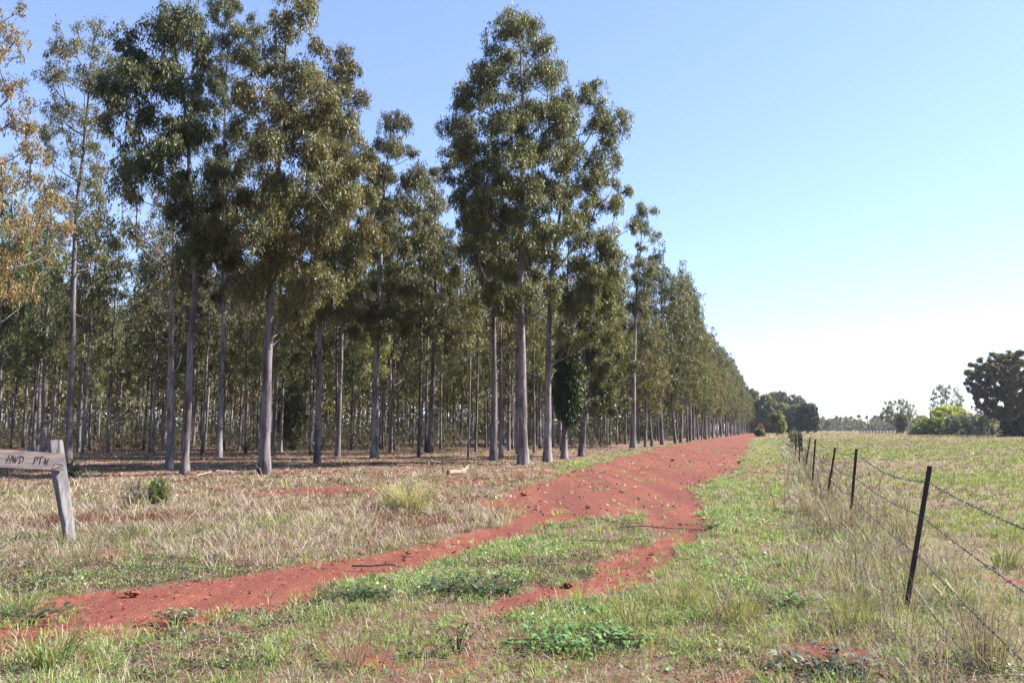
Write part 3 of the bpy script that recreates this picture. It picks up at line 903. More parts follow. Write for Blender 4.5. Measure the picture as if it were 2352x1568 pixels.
bushy('leafy_weed', 165, 1092, 2, [(163, 1075), (163, 1060)], [(1052,152,172),(1064,148,182),(1078,148,188),(1090,155,186)], GREY,
      'small leafy weed close behind the sign post', 522, cat='weed', dens=0.9, Rc=0.16, L=0.06, Wd=0.025, nleaf=90)
for i, (x0, y0, h, lab) in enumerate([(1818, 1035, 45, 'thin leafy sapling tangled in the fence beyond the sixth post'), (1826, 1030, 40, 'spindly yellow-green sapling at the farther fence posts'), (1545, 1010, 38, 'bare reddish sapling on the left verge of the track')]):
    bushy('sapling', x0, y0, 1.2, [(x0 + 1, y0 - h * .5), (x0, y0 - h)], [(y0 - h, x0 - 4, x0 + 4), (y0 - h * .6, x0 - 11, x0 + 10), (y0 - h * .25, x0 - 8, x0 + 8)], LIGHTG if i < 2 else BROWN,
          lab, 530 + i, cat='sapling', dens=0.5, Rc=0.16, L=0.07, Wd=0.035, nleaf=40)
# understorey scrub along the back of the forest floor
rng = np.random.default_rng(23)
def scrub(points, seed, hr=(0.35, 2.6), pal=OLIVE, nl=90, L=0.16, Wd=0.05):
    rng = np.random.default_rng(seed)
    Vs, Cs = [], []
    mb = MB()
    for (x, y) in points:
        h = hr[0] + (hr[1] - hr[0]) * rng.uniform() ** 2
        n = int(nl * rng.uniform(0.5, 1.5))
        C = np.array((x, y, 0)) + rng.normal(0, 1, (n, 3)) * np.array((0.5 * h, 0.5 * h, 0.28 * h)) + np.array((0, 0, 0.5 * h))
        C[:, 2] = np.abs(C[:, 2])
        V, _ = leaves(C, nrm(rng.normal(size=(n, 3)) + np.array((0, 0, .3))), L * rng.uniform(.6, 1.4, n), Wd * rng.uniform(.6, 1.4, n), rng)
        Vs.append(V)
        Cs.append(np.repeat(palette_cols(pal, n, rng, 0.3) * rng.uniform(0.7, 1.3), 4, 0))
        for q in range(5):
            a = rng.uniform(0, 6.28)
            mb.tube([(x, y, 0), (x + .3 * h * math.cos(a), y + .3 * h * math.sin(a), h * .5), (x + .55 * h * math.cos(a + .3), y + .55 * h * math.sin(a + .3), h * 1.0)], np.array((.014, .01, .005)), 4, (0.2, 0.15, 0.11))
    V = np.concatenate(Vs)
    return mb.part(1), (V, np.arange(len(V)).reshape(-1, 4), np.concatenate(Cs), 0)
def wood_mat():
    m, t, nd, lk = new_mat('dry_stem')
    a = N(t, 'ShaderNodeAttribute', attribute_name='col')
    out(t, principled(t, mixc(t, 1.0, a.outputs['Color'], (0.72, 0.72, 0.72), 'MULTIPLY'), 0.85, 0.15))
    return m
M_STEM = wood_mat()
pts = []
for k in range(1700):
    yv = rng.uniform(60, 185)
    xv = rng.uniform(-0.66 * yv - 4, edge_x(yv) - 2)
    if rng.uniform() < 0.35 + 0.65 * (fbm(np.array([xv * .06]), np.array([yv * .06]), 9)[0] > 0.5):
        pts.append((xv, yv))
tag(obj('undergrowth', make_mesh('undergrowth', list(scrub(pts, 24, pal=[(3, (0.15, 0.15, 0.065)), (3, (0.21, 0.17, 0.10)), (2, (0.11, 0.125, 0.05))], L=0.22, Wd=0.06, nl=90)), [M_GRASS, M_STEM])), kind='stuff')
pts = []
rng = np.random.default_rng(26)
for k in range(1500):
    yv = rng.uniform(130, 215)
    pts.append((rng.uniform(-0.7 * yv - 4, edge_x(yv) - 8), yv))
tag(obj('distant_undergrowth', make_mesh('distant_undergrowth', list(scrub(pts, 27, hr=(1.0, 6.0), pal=LIGHTG, L=0.6, Wd=0.24, nl=110)), [M_GRASS, M_STEM])), kind='stuff')
# far treeline
pts = []
rng = np.random.default_rng(29)
for k in range(760):
    yv = rng.uniform(600, 900)
    pts.append((rng.uniform(0.31 * yv, 0.85 * yv), yv))
wp, lp = mass_mesh(pts, 31, H=(6, 13.5), base=0.08, nl=170, L=1.6, Wd=1.0, pal=GREEN, hw=4.0, rt=0.2)
tag(obj('distant_treeline', make_mesh('distant_treeline', [wp, lp], [M_BARK_D, M_LEAF])), kind='stuff')

# ------------------------------------------------------------------ grasses
def tufts(seed, ntuft_fn, dmax, accept, kb, hgt, wid, lean, cols, spread, dmin=2.6, wide=0.72, minpx=0.55, hfar=1.0):
    """returns blades as quads + tips. accept(X,Y)->prob, cols(X,Y,rng)->(n,3)"""
    rng = np.random.default_rng(seed)
    XS, YS = [], []
    edges = np.geomspace(dmin, dmax, 40)
    for a, b in zip(edges[:-1], edges[1:]):
        area = wide * (b * b - a * a) + 2.0 * (b - a)
        n = int(area * ntuft_fn(0.5 * (a + b)))
        yv = np.sqrt(rng.uniform(a * a, b * b, n))
        XS.append(rng.uniform(-1, 1, n) * (wide * yv + 1.0))
        YS.append(yv)
    X, Y = np.concatenate(XS), np.concatenate(YS)
    keep = rng.uniform(0, 1, len(X)) < accept(X, Y)
    X, Y = X[keep], Y[keep]
    n = len(X)
    tc = cols(X, Y, rng)
    th = rng.uniform(0.6, 1.35, n)
    i = np.repeat(np.arange(n), kb)
    m = len(i)
    a = rng.uniform(0, 2 * math.pi, m)
    r = np.abs(rng.normal(0, 1, m)) * spread
    fs = np.maximum(1.0, (Y[i] / 14.0) ** 0.5)
    bx, by = X[i] + r * np.cos(a) * fs, Y[i] + r * np.sin(a) * fs
    bz = gz(bx, by) - 0.012
    h = hgt * th[i] * rng.uniform(0.5, 1.3, m) * np.where(Y[i] > 20, hfar, 1)
    wdt = np.maximum(wid * rng.uniform(0.7, 1.4, m), minpx * Y[i] / 796.0)
    la = a + rng.normal(0, 0.7, m)
    lm = lean * rng.uniform(0.3, 1.5, m)
    dx, dy = np.cos(la), np.sin(la)
    # blade faces roughly any way round
    fa = rng.uniform(0, math.pi, m)
    sx, sy = np.cos(fa) * wdt / 2, np.sin(fa) * wdt / 2
    p0 = np.stack([bx, by, bz], -1)
    p1 = p0 + np.stack([dx * lm * h * 0.35, dy * lm * h * 0.35, h * 0.6], -1)
    p2 = p0 + np.stack([dx * lm * h, dy * lm * h, h * np.clip(1 - 0.35 * lm ** 2, 0.3, 1)], -1)
    S = np.stack([sx, sy, 0 * sx], -1)
    V = np.stack([p0 - S, p0 + S, p1 + S * 0.85, p1 - S * 0.85, p2], 1).reshape(-1, 3)
    b = np.arange(m) * 5
    Q = np.stack([b, b + 1, b + 2, b + 3], -1)
    T = np.stack([b + 3, b + 2, b + 4], -1)
    col = tc[i] * rng.uniform(0.75, 1.25, (m, 1))
    C = np.repeat(np.clip(col, 0.004, 0.9), 5, 0)
    return V, Q, T, C
def grass_obj(name, sets):
    parts = []
    for V, Q, T, C in sets:
        if len(Q) == 0:
            continue
        parts.append((V, Q, C, 0))
        parts.append((V, T, C, 0))
    # share vertices: the triangles of a set get their own copy of the tips only
    out_p = []
    for V, Q, T, C in sets:
        if len(Q) == 0: continue
        m = len(Q)
        tv = V.reshape(m, 5, 3)[:, [3, 2, 4]].reshape(-1, 3)
        tc = C.reshape(m, 5, 3)[:, [3, 2, 4]].reshape(-1, 3)
        qv = V.reshape(m, 5, 3)[:, :4].reshape(-1, 3)
        qc = C.reshape(m, 5, 3)[:, :4].reshape(-1, 3)
        out_p.append((qv, np.arange(4 * m).reshape(m, 4), qc, 0))
        out_p.append((tv, np.arange(3 * m).reshape(m, 3), tc, 0))
    print(name, sum(len(p[1]) for p in out_p))
    return tag(obj(name, make_mesh(name, out_p, M_GRASS)), kind='stuff')
def mixcols(stops):
    cols = np.array([s[1] for s in stops])
    wts = np.array([s[0] for s in stops], float)
    wts /= wts.sum()
    def f(X, Y, rng):
        return cols[rng.choice(len(cols), len(X), p=wts)]
    return f
Gy, Gb, Gd = (0.35, 0.44, 0.13), (0.28, 0.41, 0.135), (0.12, 0.18, 0.06)
Dt, Dp, Dr, Dg = (0.50, 0.425, 0.345), (0.43, 0.355, 0.315), (0.17, 0.075, 0.055), (0.34, 0.305, 0.285)
def fall(r0, d0, p=1.7):
    return lambda d: r0 * min(1.0, (d0 / d) ** p)

# left meadow of cured grass, also thin along the forest margin
def acc_meadow(X, Y):
    z = zones(X, Y)
    return np.clip(z['meadow'] * (1 - z['road']) * (0.35 + 1.1 * fbm(X * 0.7, Y * 0.7, 61)) * (1 - 0.75 * z['low']) * (1 - 0.8 * sstep(15.5, 19, Y - 0.12 * X)), 0, 1)
def col_meadow(X, Y, rng):
    n = fbm(X * 0.5, Y * 0.5, 63) + rng.normal(0, 0.10, len(X))
    c = np.where((n < 0.46)[:, None], np.array(Dr) * 1.15, np.where((n < 0.55)[:, None], np.array(Dt), np.where((n < 0.69)[:, None], np.array(Dp), np.array((0.22, 0.25, 0.10)))))
    return c
s1 = tufts(61, fall(44, 14, 1.3), 34, acc_meadow, 10, 0.17, 0.003, 1.15, col_meadow, 0.07)
s2 = tufts(62, fall(9, 14, 1.2), 34, lambda X, Y: acc_meadow(X, Y) * (fbm(X * .9, Y * .9, 65) > 0.5), 7, 0.42, 0.003, 1.35, mixcols([(3, (0.52, 0.44, 0.31)), (2, (0.42, 0.34, 0.26)), (1, (0.3, 0.2, 0.15))]), 0.06)
grass_obj('dry_grass', [s1, s2])
# short green turf and taller seedy grass on island, front and verges
def base_front(X, Y):
    z = zones(X, Y)
    return z, (1 - z['road']) * (1 - z['forest']) * (1 - z['field']) * (1 - 0.85 * z['meadow'])
def acc_turf(X, Y):
    z, f = base_front(X, Y)
    return np.clip(f * (0.45 + 0.7 * z['bright'] + 1.0 * (fbm(X * 1.1, Y * 1.1, 71) - 0.42)) * (1 - 0.6 * z['low']) + 0.10 * z['track'] * (fbm(X * 0.9, Y * 0.9, 79) > 0.60) + 0.05 * z['meadow'] * (1 - z['road']) * (fbm(X, Y, 72) > 0.5), 0, 1)
s3 = tufts(71, fall(330, 6.5, 1.72), 125, acc_turf, 9, 0.085, 0.0048, 0.9, mixcols([(4, Gb), (3, Gy), (2, Gd), (1.5, Dt)]), 0.045)
def acc_seedy(X, Y):
    z, f = base_front(X, Y)
    return np.clip(f * (0.10 + 1.6 * (fbm(X * 0.8, Y * 0.8, 75) - 0.5) + 0.35 * z['verge']) * (1 - 0.5 * z['low']), 0, 1)
s4 = tufts(72, fall(30, 8, 1.3), 45, acc_seedy, 9, 0.19, 0.0042, 0.85, mixcols([(3, Gy), (2, Gb), (2, Dt), (2, Dp)]), 0.05)
def acc_thatch(X, Y):
    z, f = base_front(X, Y)
    return np.clip((f * 0.6 + 0.5 * z['meadow']) * (1 - z['road']), 0, 1)
s4b = tufts(73, fall(130, 6.5, 1.7), 30, acc_thatch, 5, 0.075, 0.004, 1.7, mixcols([(3, Dt), (2, Dp), (2, (0.30, 0.24, 0.18)), (1, (0.20, 0.10, 0.07))]), 0.07)
grass_obj('green_grass', [s3, s4, s4b])
# dead tangled grass under the fence
def acc_fence(X, Y):
    z = zones(X, Y)
    return np.clip(z['verge'] * (1 - z['track']) * (1 - 0.75 * z['low']) * (0.35 + fbm(X, Y, 81)), 0, 1)
s5 = tufts(81, fall(48, 9, 1.0), 120, acc_fence, 8, 0.22, 0.0035, 1.1, mixcols([(5, Dg), (2, Dp), (1, Dt), (1.5, Gd), (1, (0.22, 0.17, 0.15))]), 0.07)
s6 = tufts(82, fall(16, 9, 0.9), 60, acc_fence, 3, 0.5, 0.004, 0.5, mixcols([(2, (0.16, 0.11, 0.09)), (2, (0.3, 0.25, 0.2))]), 0.08)
grass_obj('dead_grass', [s5, s6])
# paddock pasture
def acc_field(X, Y):
    z = zones(X, Y)
    return np.clip(z['field'] * (0.35 + 2.2 * (fbm(X * 0.35, Y * 0.2, 91) - 0.36)) * (1 - 0.8 * z['road']) * (1 - 0.8 * z['low']) * (1 - sstep(95, 170, Y)), 0, 1)
def col_field(X, Y, rng):
    n = fbm(X * 0.35, Y * 0.2, 91) + rng.normal(0, 0.07, len(X))
    g = mixcols([(4, (0.27, 0.34, 0.095)), (2, (0.18, 0.25, 0.065)), (1, (0.38, 0.40, 0.17))])(X, Y, rng)
    d = mixcols([(2, (0.27, 0.225, 0.195)), (3, (0.20, 0.135, 0.11)), (1, Dp)])(X, Y, rng)
    return np.where((n > 0.46)[:, None], g, d)
s7 = tufts(91, fall(75, 9, 1.5), 170, acc_field, 9, 0.13, 0.0055, 0.95, col_field, 0.055)
s8 = tufts(92, fall(45, 9, 1.45), 110, lambda X, Y: zones(X, Y)['field'] * (Y < 120) * 0.6 * (1 - 0.8 * zones(X, Y)['low']), 6, 0.09, 0.004, 1.2, mixcols([(2, (0.28, 0.235, 0.20)), (3, (0.21, 0.14, 0.115)), (1, Dt)]), 0.08)
s8b = tufts(93, fall(1.2, 60, 1.2), 420, lambda X, Y: np.clip(sstep(90, 140, Y) * (X > edge_x(Y) + 9) * (0.25 + 2 * (fbm(X * 0.03, Y * 0.08, 97) - 0.4)), 0, 1), 8, 0.26, 0.006, 0.8,
           mixcols([(3, (0.42, 0.34, 0.26)), (2, (0.30, 0.22, 0.17)), (2, (0.30, 0.30, 0.13)), (1, (0.5, 0.43, 0.33))]), 0.5, dmin=80)
grass_obj('pasture', [s7, s8, s8b])
# forest margin: short green and fallen sticks of grass between the trunks
def acc_ff(X, Y):
    z = zones(X, Y)
    return np.clip(z['forest'] * (fbm(X * .4, Y * .4, 95) - 0.30) * 1.4 * (Y < 70), 0, 1)
s9 = tufts(95, fall(9, 26, 1.5), 70, acc_ff, 7, 0.13, 0.005, 1.0, mixcols([(2, (0.20, 0.22, 0.09)), (2, Dp), (2, Gd), (1, Dr)]), 0.09, dmin=20)
grass_obj('forest_grass', [s9])

# creeping small-leaved ground cover
def cover(seed, dens, dmax, accept, per, size, height, spread, cols, dmin=2.6, wide=0.72):
    rng = np.random.default_rng(seed)
    XS, YS = [], []
    edges = np.geomspace(dmin, dmax, 30)
    for a, b in zip(edges[:-1], edges[1:]):
        n = int((wide * (b * b - a * a) + 2 * (b - a)) * dens(0.5 * (a + b)))
        yv = np.sqrt(rng.uniform(a * a, b * b, n))
        XS.append(rng.uniform(-1, 1, n) * (wide * yv + 1)); YS.append(yv)
    X, Y = np.concatenate(XS), np.concatenate(YS)
    k = rng.uniform(0, 1, len(X)) < accept(X, Y)
    X, Y = X[k], Y[k]
    c = cols(X, Y, rng)
    i = np.repeat(np.arange(len(X)), per)
    m = len(i)
    x = X[i] + rng.normal(0, spread, m)
    y_ = Y[i] + rng.normal(0, spread, m)
    z = gz(x, y_) + np.abs(rng.normal(0, 1, m)) * height + 0.005
    ax = nrm(rng.normal(size=(m, 3)) * np.array((1, 1, 0.55)))
    sz = np.maximum(size * rng.uniform(0.6, 1.4, m), 0.7 * Y[i] / 796)
    V, Fq = leaves(np.stack([x, y_, z], -1), ax, sz, sz * 0.55, rng)
    print('cover', m)
    return (V, Fq, np.repeat(np.clip(c[i] * rng.uniform(.7, 1.3, (m, 1)), .004, .9), 4, 0), 0)
def acc_low(X, Y):
    z = zones(X, Y)
    return np.clip((1 - z['road']) * (1 - z['forest']) * (1 - z['field'] * (z['low'] < 0.3)) * (0.9 * z['low'] + 0.28 * (fbm(X * 1.4, Y * 1.4, 101) > 0.52)) * (0.3 + fbm(X * 3, Y * 3, 102)), 0, 1)
c1 = cover(101, fall(110, 9, 1.5), 32, acc_low, 22, 0.022, 0.028, 0.07, mixcols([(4, (0.060, 0.092, 0.042)), (2, (0.085, 0.11, 0.055)), (2, (0.10, 0.065, 0.045)), (1, (0.13, 0.17, 0.07))]))
def acc_br(X, Y):
    z = zones(X, Y)
    return np.clip((1 - z['road']) * (1 - z['forest']) * (1 - z['field']) * (1 - .8 * z['meadow']) * (0.65 * z['bright'] + 0.35 * (fbm(X * .9, Y * .9, 105) - 0.42)), 0, 1)
c2 = cover(105, fall(95, 8, 1.6), 26, acc_br, 14, 0.034, 0.03, 0.06, mixcols([(3, (0.23, 0.37, 0.13)), (2, (0.30, 0.41, 0.17)), (1, (0.42, 0.47, 0.30))]))
tag(obj('ground_cover', make_mesh('ground_cover', [c1, c2], M_GRASS)), kind='stuff')
# fallen leaves and bark flakes on the forest floor and margin
def acc_lit(X, Y):
    z = zones(X, Y)
    return np.clip(z['forest'] * 0.9 + 0.35 * z['meadow'] * (Y > 17) + 0.10 * z['track'], 0, 1) * (1 - 0.4 * z['field'])
c3 = cover(111, fall(10, 25, 1.3), 75, acc_lit, 5, 0.085, 0.012, 0.25, mixcols([(4, (0.27, 0.17, 0.125)), (1.5, (0.48, 0.38, 0.31)), (3, (0.15, 0.08, 0.06))]), dmin=9)
tag(obj('fallen_leaves', make_mesh('fallen_leaves', [c3], M_GRASS)), kind='stuff')
# loose red crumbs on the track
def crumbs():
    rng = np.random.default_rng(121)
    n = 30000
    yv = 1 / rng.uniform(1 / 60, 1 / 4.5, n)
    X = rng.uniform(-1, 1, n) * (0.7 * yv + 1)
    k = zones(X, yv)['road'] > 0.5
    X, yv = X[k], yv[k]
    m = len(X)
    s = np.minimum(rng.lognormal(-5.2, 0.5, m), 0.018) * np.maximum(1, yv / 18)
    base = np.array([(1, 0, 0), (-1, 0, 0), (0, 1, 0), (0, -1, 0), (0, 0, 1), (0, 0, -1)], float)
    V = base[None] * (s[:, None, None]) * rng.uniform(0.6, 1.2, (m, 6, 1)) + np.stack([X, yv, gz(X, yv) - 0.02 + s * 0.3], -1)[:, None]
    f = np.array([(0, 2, 4), (2, 1, 4), (1, 3, 4), (3, 0, 4), (2, 0, 5), (1, 2, 5), (3, 1, 5), (0, 3, 5)])
    Fq = (f[None] + (np.arange(m) * 6)[:, None, None]).reshape(-1, 3)
    c = mixcols([(5, (0.27, 0.075, 0.045)), (2, (0.36, 0.13, 0.085)), (0.4, (0.45, 0.30, 0.23)), (3, (0.11, 0.04, 0.03))])(X, yv, rng)
    return (V.reshape(-1, 3), Fq, np.repeat(c, 6, 0), 0)
tag(obj('loose_gravel', make_mesh('loose_gravel', [crumbs()], M_STEM)), kind='stuff')

# ------------------------------------------------------------------ broad-leaved weeds, tussocks, clods, sticks, log
def rosette(x, y, n, size, h, cols, seed, label, name='broadleaf_weed', cat='weed', group=None, rad=0.3):
    rng = np.random.default_rng(seed)
    g = ground(x, y)
    g[2] = gz(np.array([g[0]]), np.array([g[1]]))[0]
    Vs, Fs, Cs = [], [], []
    cols = np.array(cols)
    for k in range(n):
        a = rng.uniform(0, 6.28)
        r = rad * rng.uniform() ** 0.5
        c = np.array((r * math.cos(a) * 1.5, r * math.sin(a), 0.0))
        z = h * rng.uniform(0.25, 1.0)
        b = rng.uniform(0, 6.28)
        d = np.array((math.cos(b), math.sin(b), rng.uniform(-0.2, 0.6)))
        d /= np.linalg.norm(d)
        s = np.cross(d, (0, 0, 1.0)); s /= np.linalg.norm(s)
        L = size * rng.uniform(0.6, 1.3)
        W_ = L * 0.32
        u = np.cross(s, d)
        ts = [0, .25, .55, .85, 1]
        ws = [0.06, .7, 1, .5, .03]
        bend = [0, .06, .08, -.02, -.15]
        P = []
        for t_, w_, q in zip(ts, ws, bend):
            o = c + np.array((0, 0, z)) + d * L * t_ + u * L * q
            P += [o - s * W_ * w_ + u * W_ * .25 * w_, o, o + s * W_ * w_ + u * W_ * .25 * w_]
        off = sum(len(v) for v in Vs)
        Vs.append(np.array(P))
        for i in range(4):
            for q in range(2):
                Fs.append((off + i * 3 + q, off + i * 3 + q + 1, off + i * 3 + q + 4, off + i * 3 + q + 3))
        Cs.append(np.tile(cols[rng.integers(len(cols))] * rng.uniform(.75, 1.25), (15, 1)))
        q0 = c * 0.12
        q1 = c + np.array((0, 0, z))
        tv, tf = tube([q0, (q0 + q1) / 2 + (0, 0, z * .15), q1 + d * L * .06], (.0022, .0018, .0015), 4)
        off = sum(len(v) for v in Vs)
        Vs.append(tv); Fs += [tuple(f + off) for f in tf]
        Cs.append(np.tile((0.10, 0.11, 0.05), (len(tv), 1)))
    o = obj(name, make_mesh(name, [(np.concatenate(Vs), np.array(Fs), np.concatenate(Cs), 0)], M_LEAF_B, smooth=True), loc=g)
    return tag(o, label, cat, group)
M_LEAF_B = leaf_material('broad_leaf', trans=0.25, rough=0.5, spec=0.35, objvar=0, gain=0.7)
DK, BR = [(0.06, 0.10, 0.04), (0.045, 0.08, 0.032), (0.09, 0.13, 0.06)], [(0.13, 0.26, 0.07), (0.17, 0.30, 0.09), (0.10, 0.21, 0.055)]
rosette(1080, 1358, 154, 0.075, 0.13, DK, 1, 'wide patch of dark broad-leaved weed on the grassy island mid foreground', rad=0.36)
rosette(815, 1372, 101, 0.070, 0.12, DK, 2, 'dark broad-leaved weed on the lower edge of the left wheel track', rad=0.27)
rosette(1330, 1478, 176, 0.070, 0.10, BR, 3, 'bright green broad-leaved weed patch near the bottom middle', rad=0.36)
rosette(410, 1424, 48, 0.058, 0.08, [(0.08, 0.13, 0.06), (0.25, 0.3, 0.2)], 4, 'small pale-edged weed growing on the bare red track', rad=0.13)
rosette(75, 1422, 57, 0.064, 0.10, DK, 5, 'small dark weed at the left end of the bare track', rad=0.2)
rosette(1900, 1535, 74, 0.070, 0.10, [(0.07, 0.11, 0.06), (0.2, 0.24, 0.16)], 6, 'silvery-leaved weed below the bare red patch at the bottom', rad=0.25)
rosette(1050, 1500, 24, 0.064, 0.26, [(0.20, 0.22, 0.06), (0.16, 0.19, 0.055)], 7, 'tall yellow-green leafy weed sprouting at the bottom edge', rad=0.10)
rosette(1630, 1215, 57, 0.058, 0.10, BR, 8, 'bright low weed on the verge right of the bare strip', rad=0.2)
rosette(1790, 1395, 66, 0.058, 0.14, BR, 9, 'bright leafy weed between the bare strip and the nearest post', rad=0.22)
def tussock(x, y, n, h, cols, seed, label, lean=0.7, wd=0.005, rad=0.08, name='grass_tussock'):
    rng = np.random.default_rng(seed)
    g = ground(x, y)
    Vs, Cs = [], []
    cols = np.array(cols)
    a = rng.uniform(0, 6.28, n)
    r = rad * rng.uniform(0, 1, n) ** .6
    p0 = np.stack([r * np.cos(a), r * np.sin(a), 0 * r - 0.01], -1)
    hh = h * rng.uniform(.5, 1.25, n)
    lm = lean * rng.uniform(0.2, 1.4, n)
    la = a + rng.normal(0, .5, n)
    D = np.stack([np.cos(la), np.sin(la), 0 * la], -1)
    U = np.array((0, 0, 1.0))
    p1 = p0 + D * (lm * hh * .2)[:, None] + U * (hh * .45)[:, None]
    p2 = p0 + D * (lm * hh * .6)[:, None] + U * (hh * .8)[:, None]
    p3 = p0 + D * (lm * hh * 1.1)[:, None] + U * (hh * np.clip(.98 - .4 * lm * lm, .3, 1))[:, None]
    fa = rng.uniform(0, 6.28, n)
    S = np.stack([np.cos(fa), np.sin(fa), 0 * fa], -1) * (max(wd, .5 * g[1] / 796) * rng.uniform(.6, 1.3, (n, 1)) / 2)
    V = np.stack([p0 - S, p0 + S, p1 + S, p1 - S, p2 + S * .8, p2 - S * .8, p3 + S * .15, p3 - S * .15], 1).reshape(-1, 3)
    b = np.arange(n)[:, None] * 8
    Fq = np.concatenate([b + np.array([[0, 1, 2, 3]]), b + np.array([[3, 2, 4, 5]]), b + np.array([[5, 4, 6, 7]])])
    c = cols[rng.integers(0, len(cols), n)] * rng.uniform(.75, 1.25, (n, 1))
    return tag(obj(name, make_mesh(name, [(V, Fq, np.repeat(c, 8, 0), 0)], M_GRASS), loc=g), label, 'grass tussock', None)
PALE = [(0.54, 0.46, 0.30), (0.46, 0.40, 0.24), (0.34, 0.34, 0.14)]
GRN = [(0.20, 0.27, 0.08), (0.15, 0.22, 0.06), (0.4, 0.34, 0.2)]
tussock(945, 1175, 420, 0.55, PALE, 1, 'large pale straw tussock with long seed stems beside the track bend', 0.9, 0.004, 0.30)
tussock(905, 1168, 200, 0.6, PALE, 2, 'smaller straw tussock left of the large pale one', 1.0, 0.004, 0.2)
tussock(110, 1530, 170, 0.24, GRN, 3, 'lush green grass clump in the lower left corner', 0.8, 0.008, 0.16)
tussock(50, 1400, 90, 0.2, GRN, 4, 'green grass clump at the left tip of the bare track', 0.9, 0.007, 0.14)
tussock(1455, 1440, 90, 0.32, [(0.34, 0.32, 0.15), (0.22, 0.26, 0.09), (0.42, 0.35, 0.22)], 5, 'seedy mixed grass tussock right of the bright weed patch', 0.7, 0.005, 0.16)
tussock(1690, 1425, 130, 0.36, [(0.32, 0.29, 0.15), (0.24, 0.16, 0.10), (0.24, 0.27, 0.1)], 6, 'dense brownish tussock left of the nearest fence post', 0.8, 0.005, 0.2)
tussock(1560, 1390, 110, 0.34, [(0.34, 0.30, 0.17), (0.20, 0.25, 0.08)], 7, 'straw-green tussock at the lower tip of the bare strip', 0.8, 0.005, 0.18)
tussock(800, 1530, 90, 0.24, [(0.28, 0.16, 0.12), (0.36, 0.26, 0.2)], 8, 'reddish dead grass clump on bare soil at the bottom', 1.0, 0.004, 0.1)
tussock(1955, 1440, 120, 0.34, GRN, 9, 'green-tipped tussock at the foot of the nearest post', 0.8, 0.005, 0.14)
tussock(2200, 1395, 100, 0.26, GRN, 10, 'dark-based green tussock inside the paddock', 0.8, 0.007, 0.12)
tussock(2310, 1300, 130, 0.26, GRN, 11, 'green tussock beside the bare patch in the paddock', 0.8, 0.008, 0.14)
tussock(2250, 1530, 140, 0.40, [(0.3, 0.26, 0.2), (0.16, 0.12, 0.10)], 12, 'upright dead grey stalk clump in the lower right corner', 0.35, 0.004, 0.14)
tussock(1930, 1225, 150, 0.55, [(0.3, 0.25, 0.21), (0.40, 0.34, 0.28), (0.2, 0.15, 0.12)], 13, 'tangle of dead grey stalks at the foot of the second post', 0.8, 0.005, 0.28)
tussock(1870, 1180, 140, 0.5, [(0.24, 0.19, 0.15), (0.20, 0.19, 0.10), (0.34, 0.28, 0.22)], 14, 'twiggy brown weed clump left of the second post', 0.8, 0.005, 0.3)

def lump_mat():
    m, t, nd, lk = new_mat('red_clay')
    tc = N(t, 'ShaderNodeTexCoord')
    c = ramp(t, noise(t, tc.outputs['Object'], 14, 5), [(0.3, (0.10, 0.032, 0.022)), (0.7, (0.24, 0.075, 0.05))])
    out(t, principled(t, c, 0.95, 0.1, bump(t, noise(t, tc.outputs['Object'], 50, 4), 0.7, 0.01)))
    return m
M_CLAY = lump_mat()
def clod(x, y, wpx, seed, label):
    rng = np.random.default_rng(seed)
    g = ground(x, y)
    R = wpx / F * g[1] / 2
    nu, nv = 14, 9
    u = np.arange(nu) * 2 * math.pi / nu
    v = np.linspace(0.05, math.pi - 0.05, nv)
    Uu, Vv = np.meshgrid(u, v)
    d = np.stack([np.sin(Vv) * np.cos(Uu), np.sin(Vv) * np.sin(Uu), np.cos(Vv)], -1).reshape(-1, 3)
    r = 1 + 0.5 * (fbm(d[:, 0] * 2.2 + 9 * seed, d[:, 1] * 2.2 + d[:, 2] * 2.9, seed) - .5) * 2 + .12 * rng.normal(size=len(d))
    P = d * r[:, None] * np.array((R, R * .8, R * .5)) + np.array((0, 0, R * .2))
    i = np.arange(nv - 1)[:, None] * nu
    j = np.arange(nu)[None]
    k = (j + 1) % nu
    Fq = np.stack([i + j, i + nu + j, i + nu + k, i + k], -1).reshape(-1, 4)
    tag(obj('dirt_clod', make_mesh('dirt_clod', [(P, Fq, None, 0)], M_CLAY), loc=g), label, 'dirt clod', 'clods on the track')
for i, (x, y, wv, lab) in enumerate([
 (1203, 1135, 15, 'dark clod on the main track below the tallest tree'), (1242, 1114, 9, 'small dark clod farther up the left half of the track'),
 (1075, 1268, 18, 'broken red clod where the left wheel track narrows'), (1497, 1274, 15, 'round dark clod on the bare right strip'),
 (1308, 1344, 22, 'dark clod at the lower tip of the bare right strip'), (305, 1364, 30, 'flat dark clod on the left bare track'),
 (938, 1270, 14, 'crumbly red clod on the upper edge of the left wheel track'), (485, 1366, 9, 'tiny clod right of the flat dark one on the left track'),
 (1545, 1057, 10, 'clod in the distance on the main track'), (1230, 1171, 12, 'clod on the main track by the straw grass bulge'),
 (1350, 1165, 12, 'low clod in the middle of the main track'), (1700, 1062, 12, 'dark clod at the right edge of the main track')]):
    clod(x, y, wv, 40 + i, lab)
def stick(pts, r, label, col=(0.16, 0.10, 0.075), name='fallen_stick', branches=()):
    P = np.array([ground(x, y) + np.array((0, 0, z)) for x, y, z in pts])
    g = P[0].copy(); g[2] = 0
    mb = MB()
    mb.tube(P - g, np.linspace(r, r * .5, len(P)), 6, col)
    for b in branches:
        B = np.array([ground(x, y) + np.array((0, 0, z)) for x, y, z in b])
        mb.tube(B - g, np.linspace(r * .7, r * .3, len(B)), 5, col)
    tag(obj(name, make_mesh(name, [mb.part(0)], M_STEM, smooth=True), loc=g), label, 'stick', None)
